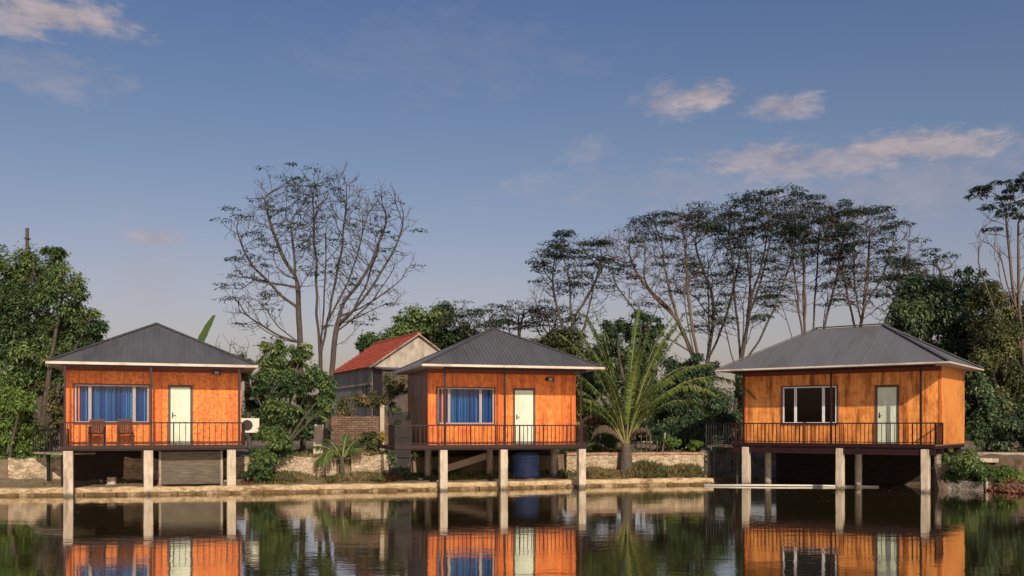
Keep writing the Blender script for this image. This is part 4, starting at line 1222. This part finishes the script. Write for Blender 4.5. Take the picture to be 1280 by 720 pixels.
leafy('shrub', 'green leafy shrub at the foot of the right hut side wall', 'shrub', None, (gx(1203, 35.6), 35.8, .3), .05,
      [(1200, 578, 20, 16), (1190, 595, 14, 10), (1218, 592, 16, 14), (1186, 570, 8, 10)], 8000, .15, M['leaf_mid'], M['bark_dark'], 53, sub=12, D=35.6)
leafy('shrub', 'low green shrub at the far right of the bank in front of the slab', 'shrub', None, (gx(1255, 35.0), 35.2, .5), .04,
      [(1240, 592, 18, 9), (1268, 592, 18, 9)], 5000, .13, M['leaf_bright'], M['bark_dark'], 54, sub=12, D=35)
leafy('shrub', 'dull green shrub in front of the brick garden wall', 'shrub', None, (gx(452, 38.8), 38.9, 1.1), .04,
      [(455, 548, 16, 10), (440, 556, 12, 8), (468, 555, 10, 8)], 3600, .14, M['leaf_olive'], M['bark_dark'], 55, sub=10, D=38.8)
leafy('shrub', 'vine tangle hanging on the top of the brick garden wall', 'shrub', None, (gx(450, 41.8), 42.0, 1.1), .04,
      [(440, 505, 16, 14), (465, 500, 18, 14), (490, 490, 12, 22), (425, 515, 10, 14), (505, 480, 8, 16)], 5200, .15, M['leaf_mixdry'], M['bark_dark'], 56, sub=12, D=41.8)
leafy('shrub', 'small bright green fern-like shrub on the bank right of the palm', 'shrub', None, (gx(842, 41.2), 41.3, 1.1), .03,
      [(842, 553, 12, 8), (866, 556, 10, 6)], 2400, .14, M['leaf_bright'], M['bark_dark'], 57, sub=10, D=41.2)
leafy('shrub', 'dark shrub below the board fence left of the palm', 'shrub', None, (gx(752, 41), 41.2, 1.1), .04,
      [(745, 553, 14, 8), (765, 550, 12, 10)], 3000, .14, M['leaf_mid'], M['bark_dark'], 58, sub=10, D=41)
leafy('shrub', 'yellow-leaved shrub in front of the gate post', 'shrub', None, (gx(475, 39.5), 39.6, 1.1), .02,
      [(475.5, 546, 3, 11)], 260, .15, M['leaf_yellow'], M['bark_dark'], 59, sub=5, D=39.5)
leafy('shrub', 'dark vine clump on the netted gate', 'shrub', None, (gx(497, 37.6), 37.7, 1.0), .05,
      [(495, 520, 10, 14), (500, 548, 12, 12), (492, 575, 9, 18), (505, 592, 9, 9)], 5200, .14, M['leaf_dark'], M['bark_dark'], 60, sub=12, D=37.6)
leafy('shrub', 'grey green creeper over the rubble wall left of the left hut', 'shrub', None, (gx(60, 39), 39.2, 1.1), .05,
      [(60, 490, 18, 14), (68, 520, 14, 20), (50, 540, 12, 16)], 4200, .17, M['leaf_mixdry'], M['bark_dark'], 61, sub=12, D=39)
# distant wood behind everything: one mass
g = np.random.default_rng(5)
V = []; T = []
for i in range(420):
    x = g.uniform(-75, 75); y = 82 + g.uniform(-5, 8); r_ = g.uniform(1.2, 2.2); z = 1.1 + r_ * .6
    p = ell_points((x, y, z), (r_ * 1.5, r_, r_ * .9), 110, .6, g)
    nm = nrm(g.normal(0, .6, (110, 3)) + np.array([0, -.3, .8])); dr = g.normal(size=(110, 3)); L = g.uniform(.35, .75, 110)
    V.append(leaf_quads(p, dr, nm, L, L * .6)); T.append(np.clip(g.normal(.4, .2, 110), 0, 1))
tag(quads_mesh('distant_trees', np.vstack(V), M['leaf_dark'], np.concatenate(T)), 'low dark belt of far trees behind the huts', 'trees', kind='stuff')


# ---- palms
def frond(mbr, V, T, base, az, elev, L, bend, g, leaf=.6, n=46, tint=.5, dry=False, twist=0.0):
    """arching rachis with leaflets on both sides"""
    pts = []; p = np.array(base, float); e = elev
    N = 16
    h = np.array([math.cos(az), math.sin(az), 0])
    for i in range(N + 1):
        pts.append(p.copy()); t = i / N
        d = h * math.cos(e) + np.array([0, 0, 1]) * math.sin(e)
        p = p + d * L / N
        e -= bend * (0.35 + 1.3 * t) / N
    mbr.tube([Vector(q) for q in pts], [.035 * (1 - .85 * i / N) + .004 for i in range(N + 1)], 5, cap=False)
    pts = np.array(pts)
    side = np.array([-math.sin(az), math.cos(az), 0])
    t0 = .18 if L > 3 else .16
    for k in range(n):
        t = t0 + (1 - t0) * (k + g.random() * .5) / n
        x = t * N; i = min(int(x), N - 1); f = x - i
        q = pts[i] * (1 - f) + pts[i + 1] * f; d = nrm(pts[i + 1] - pts[i])
        up = np.cross(d, side); up = up if up[2] > 0 else -up
        ll = leaf * (max(.05, math.sin(PI * min(1, (t - t0 + .08) / (1.08 - t0)))) ** .5) * g.uniform(.85, 1.15)
        for s_ in (-1, 1):
            dd = nrm(d * .75 + s_ * side * .85 + up * (.22 if not dry else -.5) + np.array([0, 0, -.15 if not dry else -.8]) + g.normal(0, .15, 3))
            w = .045 + .018 * g.random()
            nv = nrm(np.cross(dd, np.cross(up, dd)) + g.normal(0, .2, 3))
            sd = nrm(np.cross(dd, nv)) * w / 2
            a = q; b = q + dd * ll * .5; c = q + dd * ll; b = b + np.array([0, 0, -.02]); c = c + np.array([0, 0, -ll * (.68 if not dry else .2)]) ; b = b + np.array([0, 0, -ll * .06])
            V.append([a - sd * .6, b - sd, b + sd, a + sd * .6]); V.append([b - sd, c, c + sd * .15, b + sd])
            tt = min(1, max(0, tint + g.normal(0, .14) + .15 * t)); T.append(tt); T.append(tt)


def palm(name, label, cat, base, fronds, seed, leaf, n, trunk_h, trunk_r, dry=()):
    g = np.random.default_rng(seed)
    root = empty(name, base); tag(root, label, cat)
    mb = MB()
    prof = [(trunk_r * (1.25 - .5 * i / 8) * (1 + .06 * (i % 2)), -.3 + (trunk_h + .3) * i / 8) for i in range(9)]
    mb.lathe((0, 0, 0), prof, 12); mb.build('trunk', M['bark_dark'], root)
    for (az, el, L, bend, tint) in fronds:
        r_ = MB(); V = []; T = []
        frond(r_, V, T, (math.cos(R(az)) * .08, math.sin(R(az)) * .08, trunk_h - .05), R(az), R(el), L, bend, g, leaf, n, tint)
        fo = quads_mesh('frond', np.array(V), M['leaf_palm'], T, root)
        r_.build('rachis', M['rachis'], fo, smooth=True)
    for (az, el, L, bend) in dry:
        r_ = MB(); V = []; T = []
        frond(r_, V, T, (math.cos(R(az)) * .1, math.sin(R(az)) * .1, trunk_h - .1), R(az), R(el), L, bend, g, leaf * .5, int(n * .6), .15, True)
        fo = quads_mesh('dry_frond', np.array(V), M['leaf_dry'], T, root)
        r_.build('rachis', M['bark_tan'], fo, smooth=True)


pb = Vector((gx(783, 39.2), 39.3, .55))
palm('coconut_palm', 'young coconut palm with arching yellow-green fronds on the bank', 'palm', pb,
     [(62, 84, 5.9, .4, .3), (174, 83, 5.9, .3, .4), (20, 80, 5.9, .6, .5), (180, 75, 5.4, .8, .5), (-8, 64, 6.6, 2.3, .8), (8, 75, 6.0, .7, .4), (188, 66, 4.9, 1.9, .6), (-35, 78, 5.8, .7, .7),
      (200, 60, 4.4, 2.3, .4), (50, 72, 5.4, .9, .2), (125, 74, 5.4, .8, .2), (-28, 68, 4.9, 2.1, .7), (162, 80, 5.9, .4, .4), (4, 84, 6.2, .35, .6),
      (-155, 66, 4.2, 2.2, .5), (14, 60, 4.8, 2.3, .3), (-80, 80, 4.6, 1.0, .7), (184, 78, 5.6, .6, .5), (-4, 72, 5.2, 1.5, .6), (170, 62, 4.2, 2.3, .5), (182, 72, 4.9, 1.4, .3), (-62, 70, 4.4, 1.7, .5), (-120, 72, 4.6, 1.4, .4), (30, 70, 5.2, 1.4, .3), (150, 70, 4.8, 1.3, .3), (-15, 80, 5.6, .7, .4), (196, 82, 5.6, .5, .4)],
     71, .38, 112, 1.08, .24, dry=[(178, 78, 2.6, 3.0), (192, 82, 2.8, 3.0), (166, 74, 2.4, 3.0), (205, 60, 2.0, 2.6), (-165, 72, 2.0, 3.0), (150, 78, 2.6, 2.9), (-35, 80, 1.6, 3.1)])
palm('small_palm', 'small palm with one frond hanging over the gap in the rubble wall', 'palm', (gx(427, 36.6), 36.7, .85),
     [(80, 74, 1.1, .7, .1), (20, 66, 1.1, 1.0, .2), (150, 62, 1.1, 1.1, .1), (195, 44, 1.2, 1.2, .2), (-110, 38, 1.5, 2.5, .4), (-140, 30, 1.3, 2.4, .4), (-20, 44, .9, 1.2, .2)],
     72, .36, 26, .35, .08)

# ---- banana plant behind the left hut; one leaf stands above the roof
root = empty('banana_plant', (gx(236, 42), 42.0, 1.1)); tag(root, 'banana plant whose single upright leaf shows above the left hut roof', 'plant')
mb = MB(); mb.lathe((0, 0, 0), [(.16, -.1), (.14, 1.2), (.11, 2.6), (.08, 3.4)], 10); mb.build('trunk', M['rachis'], root)
for k, (az, tilt, L, wd) in enumerate(((0, .20, 3.1, .50), (150, .9, 2.0, .42), (220, 1.0, 1.8, .42), (60, .95, 1.8, .42))):
    mb = MB(); n = 18; az = R(az); hx, hy = math.cos(az), math.sin(az)
    p = np.array([0, 0, 3.2]); e = PI / 2 - tilt; vs = []
    for i in range(n + 1):
        t = i / n; w_ = wd * (0.0 if t < .22 else math.sin(PI * min(1, (t - .2) / .82)) ** .5) * (1 + .08 * math.sin(i * 2.2)) + .015
        s1 = np.array([-hy, hx, 0]) if k else np.array([.85, -.5, 0])
        vs += [tuple(p - s1 * w_ * .5 + np.array([0, 0, .04 * w_])), tuple(p), tuple(p + s1 * w_ * .5 + np.array([0, 0, .04 * w_]))]
        d = np.array([hx * math.cos(e), hy * math.cos(e), math.sin(e)]); p = p + d * L / n; e -= (.02 if k == 0 else .09)
    fs = []
    for i in range(n):
        a = 3 * i; fs += [(a, a + 3, a + 4, a + 1), (a + 1, a + 4, a + 5, a + 2)]
    mb.add(vs, fs); o = mb.build('leaf', M['leaf_mid'], root); m_ = o.modifiers.new('t', 'SOLIDIFY'); m_.thickness = .01
    at_ = o.data.attributes.new('tint', 'FLOAT', 'FACE'); at_.data.foreach_set('value', [.45] * len(o.data.polygons))


# ---- undergrowth on the terrace, litter, grass
def strip(x0, x1, t0, t1, zoff=0.0):
    def f(g, n):
        x = g.uniform(x0, x1, n); t = g.uniform(t0, t1, n)
        sy = np.interp(x, [s[0] for s in ST[:13]], [s[1] for s in ST[:13]]); wy = np.interp(x, [s[2] for s in ST[:13]], [s[3] for s in ST[:13]])
        z = np.interp(t, [p[0] for p in prof], [p[1] for p in prof])
        return np.stack([x, sy + (wy - sy) * t, z - .03 + zoff], 1)
    return f


def clumpy(f, fx, keep=.6):
    def h(g, n):
        P = f(g, n * 3); v = np.sin(P[:, 0] * fx) + np.sin(P[:, 0] * fx * 2.3 + 1) + g.normal(0, 1.3, len(P))
        return P[np.argsort(-v)][:n]
    return h


prof = prof[:8] + [(1.0, .45)]
tuft_field('dry_undergrowth', 'dry brown and green growth on the ledge below the rubble wall left of the middle hut', 'undergrowth', clumpy(strip(-9.2, -4.3, .3, .86), 2.0), 16000, .5, .08, M['leaf_mixdry'], 81, 'stuff')
tuft_field('reddish_undergrowth', 'red-brown dry plants at the foot of the rubble wall between the left and middle huts', 'undergrowth', clumpy(strip(-9.8, -4.3, .28, .7), 1.2), 9000, .36, .08, M['leaf_red'], 94, 'stuff', lean=.8)
tuft_field('green_undergrowth', 'green and brown growth along the foot of the wall below the coconut palm', 'undergrowth', clumpy(strip(2.7, 7.7, .35, .86), 1.6), 22000, .75, .09, M['leaf_mixdry'], 82, 'stuff')
tuft_field('leaf_litter', 'brown leaf litter on the ground below the middle hut', 'leaf litter', strip(-4.3, 3.0, .2, .8), 6500, .14, .07, M['leaf_dry'], 83, 'stuff', lean=1.5)
tuft_field('thin_grass', 'thin grass on the ground below the left hut', 'grass', strip(-17.5, -9, .15, .8), 5000, .22, .04, M['leaf_mixdry'], 84, 'stuff')
tuft_field('dark_grass', 'dark grass tufts in the shade under the middle hut', 'grass', clumpy(strip(-4.4, 2.4, .55, .98), 2.6), 4200, .4, .06, M['leaf_olive'], 85, 'stuff')


def right_bank(t0, t1, i0, i1):
    def f(g, n):
        idx = g.uniform(i0, i1, n); A = np.array(ST); k = np.floor(idx).astype(int); fr = idx - k
        P = A[k] * (1 - fr[:, None]) + A[k + 1] * fr[:, None]; t = g.uniform(t0, t1, n)
        z = np.interp(t, [p[0] for p in prof], [p[1] for p in prof])
        return np.stack([P[:, 0] * (1 - t) + P[:, 2] * t, P[:, 1] * (1 - t) + P[:, 3] * t, z - .03], 1)
    return f


tuft_field('reddish_groundcover', 'red-brown low plants at the water edge on the right bank', 'ground cover', right_bank(.0, .6, 17.4, 19.6), 9000, .42, .08, M['leaf_red'], 86, 'stuff', lean=.9)
tuft_field('bank_grass', 'green grass on the right bank above the red-brown plants', 'grass', right_bank(.45, 1.05, 17, 20), 7500, .4, .06, M['leaf_bright'], 87, 'stuff')
tuft_field('bank_litter', 'dry litter along the dark bank beneath the right hut', 'leaf litter', right_bank(.0, .5, 12, 17), 3500, .2, .06, M['leaf_dry'], 88, 'stuff', lean=1.2)


def plateau(x0, x1, y0, y1):
    return lambda g, n: np.stack([g.uniform(x0, x1, n), g.uniform(y0, y1, n), np.full(n, 1.1)], 1)


tuft_field('plateau_grass', 'rough grass on the raised ground behind the retaining walls', 'grass', plateau(-9.5, -3.6, 37.4, 43), 7000, .45, .06, M['leaf_mixdry'], 89, 'stuff')
tuft_field('palm_bank_grass', 'rough grass on the raised ground behind the coconut palm', 'grass', plateau(2.2, 9.5, 40.7, 45), 7000, .4, .06, M['leaf_olive'], 90, 'stuff')
tuft_field('side_bank_grass', 'rough grass on the raised ground at the far left', 'grass', plateau(-22, -15.5, 35.5, 40), 4000, .35, .05, M['leaf_mid'], 91, 'stuff')

g = np.random.default_rng(99); n = 420
x = g.uniform(-22, 20, n); sy = np.interp(x, [q[0] for q in ST[3:13]] + [20], [q[1] for q in ST[3:13]] + [36]); y = sy - .6 - np.abs(g.normal(0, 1.6, n)) ** 1.6
P_ = np.stack([x, y, np.full(n, .006)], 1)
tag(quads_mesh('floating_leaves', leaf_quads(P_, np.stack([g.normal(size=n), g.normal(size=n), np.zeros(n)], 1), np.tile([0, 0, 1.], (n, 1)), g.uniform(.05, .16, n), g.uniform(.03, .08, n), 0), M['leaf_dry'], g.random(n)), 'fallen leaves floating on the pond near the ledge', 'leaves', kind='stuff')
mb = MB()
for i in range(420):
    x = g.uniform(-17, 16.3); t = g.uniform(.12, .85)
    q = strip(x, x, t, t)(g, 1)[0] if x < 8 else right_bank(0, .4, 12, 18)(g, 1)[0]
    r_ = g.uniform(.03, .11) * (1.6 if g.random() < .1 else 1); k0 = len(mb.v)
    d = nrm(g.normal(size=(8, 3))) * r_ * np.array([1.2, 1, .7])
    cube = np.array([(-1, -1, -1), (1, -1, -1), (1, 1, -1), (-1, 1, -1), (-1, -1, 1), (1, -1, 1), (1, 1, 1), (-1, 1, 1)]) * r_ * .6
    mb.add([tuple(q + cube[m] * g.uniform(.7, 1.2, 3) + np.array([0, 0, r_ * .4])) for m in range(8)], [(0, 3, 2, 1), (4, 5, 6, 7), (0, 1, 5, 4), (1, 2, 6, 5), (2, 3, 7, 6), (3, 0, 4, 7)])
tag(mb.build('loose_stones', M['concrete_old'], bevel=.01), 'small loose stones scattered along the ledge and bank', 'stones', kind='stuff')
tuft_field('ledge_weeds', 'sparse weeds growing along the back edge of the ledge', 'weeds', clumpy(strip(-17, 7.8, .16, .34), 3.1), 3600, .26, .05, M['leaf_mixdry'], 93, 'stuff')

# utility pole
root = empty('utility_pole', (gx(34, 46), 46, 1.1)); tag(root, 'grey concrete utility pole tip rising above the left tree', 'pole')
mb = MB(); mb.tube([(0, 0, -.2), (0, 0, 10.7)], [.12, .08], 10); mb.build('mast', M['bark_dark'], root)
mb = MB(); mb.bar((-.1, 0, 10.2), (.1, 0, 10.2), .3, .05); mb.build('bracket', M['bark_dark'], root)

# ------------------------------------------------------------------ sky, sun
SUN_AZ, SUN_EL = R(16), R(30)          # azimuth measured from -Y (behind the camera) towards +X
sd = Vector((math.sin(SUN_AZ) * math.cos(SUN_EL), -math.cos(SUN_AZ) * math.cos(SUN_EL), math.sin(SUN_EL)))
sun = bpy.data.lights.new('sun', 'SUN'); sun.energy = 4.2; sun.angle = R(.55); sun.color = (1.0, .86, .68)
so_ = bpy.data.objects.new('sun', sun); so_.rotation_euler = sd.to_track_quat('Z', 'Y').to_euler(); so_.location = (20, -30, 30); COL.objects.link(so_)
w = bpy.data.worlds.new('World'); scene.world = w; w.use_nodes = True
nt = w.node_tree; nt.nodes.clear(); k = NT(nt)
out = k.n('ShaderNodeOutputWorld'); bg = k.n('ShaderNodeBackground'); k.l(bg.outputs[0], out.inputs[0])
sky = k.n('ShaderNodeTexSky'); sky.sky_type = 'NISHITA'; sky.sun_disc = False
sky.sun_elevation = SUN_EL; sky.sun_rotation = math.atan2(sd.x, sd.y)
sky.air_density = 1.0; sky.dust_density = 2.5; sky.ozone_density = 1.5
tc = k.n('ShaderNodeTexCoord'); s3 = k.sep(tc.outputs['Generated'])
hor = k.math('SQRT', k.math('ADD', k.math('MULTIPLY', s3[0], s3[0]), k.math('MULTIPLY', s3[1], s3[1])))
el = k.math('DIVIDE', s3[2], hor); az = k.math('ARCTAN2', s3[0], s3[1])
# haze near the horizon greys the blue
tint = k.ramp(el, [(0.0, (1.20, .88, .80)), (.14, (1.09, .84, .82)), (.28, (.81, .765, .80)), (.46, (.62, .67, .82))])
col = k.mix(1.0, sky.outputs[0], tint, 'MULTIPLY')
# clouds by direction (azimuth, elevation)
av = k.n('ShaderNodeCombineXYZ'); k.l(az, av.inputs[0]); k.l(k.math('MULTIPLY', el, 2.2), av.inputs[1])
cn = k.noise(av.outputs[0], 14.0, 8, .62, .2); cn2 = k.noise(av.outputs[0], 38.0, 8, .65, .1)
cnm = k.math('ADD', k.math('MULTIPLY', cn, .6), k.math('MULTIPLY', cn2, .4))
tot = None
for (px, py, rx, ry, amt) in ((835, 128, 46, 26, .62), (880, 121, 42, 19, .95), (978, 133, 50, 17, .7), (1130, 184, 110, 20, .95), (1190, 186, 70, 15, .8), (960, 196, 110, 20, .7), (1050, 200, 130, 24, .7), (60, 18, 95, 24, .95), (10, 22, 60, 22, .8), (193, 298, 34, 13, .6), (190, 335, 50, 60, .2), (50, 92, 80, 26, .28), (730, 190, 34, 22, .25), (1130, 235, 220, 40, .3), (820, 235, 200, 30, .2), (560, 70, 200, 60, .08)):
    a0 = math.atan((px - 640) / F); e0 = (HZ - py) / F * math.cos(a0)
    dx = k.math('DIVIDE', k.math('SUBTRACT', az, a0), rx / F); dy = k.math('DIVIDE', k.math('SUBTRACT', el, e0), ry / F)
    dd = k.math('SQRT', k.math('ADD', k.math('MULTIPLY', dx, dx), k.math('MULTIPLY', dy, dy)))
    q = k.math('SUBTRACT', 1.45, dd)
    q = k.math('ADD', q, k.math('MULTIPLY', k.math('SUBTRACT', cnm, .5), 4.2))
    mr = k.n('ShaderNodeMapRange', interpolation_type='SMOOTHSTEP'); k.l(q, mr.inputs[0]); mr.inputs[1].default_value = .2; mr.inputs[2].default_value = 1.25; mr.inputs[3].default_value = 0; mr.inputs[4].default_value = amt
    tot = mr.outputs[0] if tot is None else k.math('MAXIMUM', tot, mr.outputs[0])
CLOUD = k.mix(k.ramp(cnm, [(.38, 0.), (.62, 1.)]), (2.9, 2.6, 3.0), (4.7, 4.05, 4.2))
col = k.mix(tot, col, CLOUD)
k.l(col, bg.inputs[0]); bg.inputs[1].default_value = .107

vs = scene.view_settings
vs.view_transform = 'Standard'; vs.look = 'None'; vs.gamma = 1; vs.exposure = 0.0; vs.use_curve_mapping = False
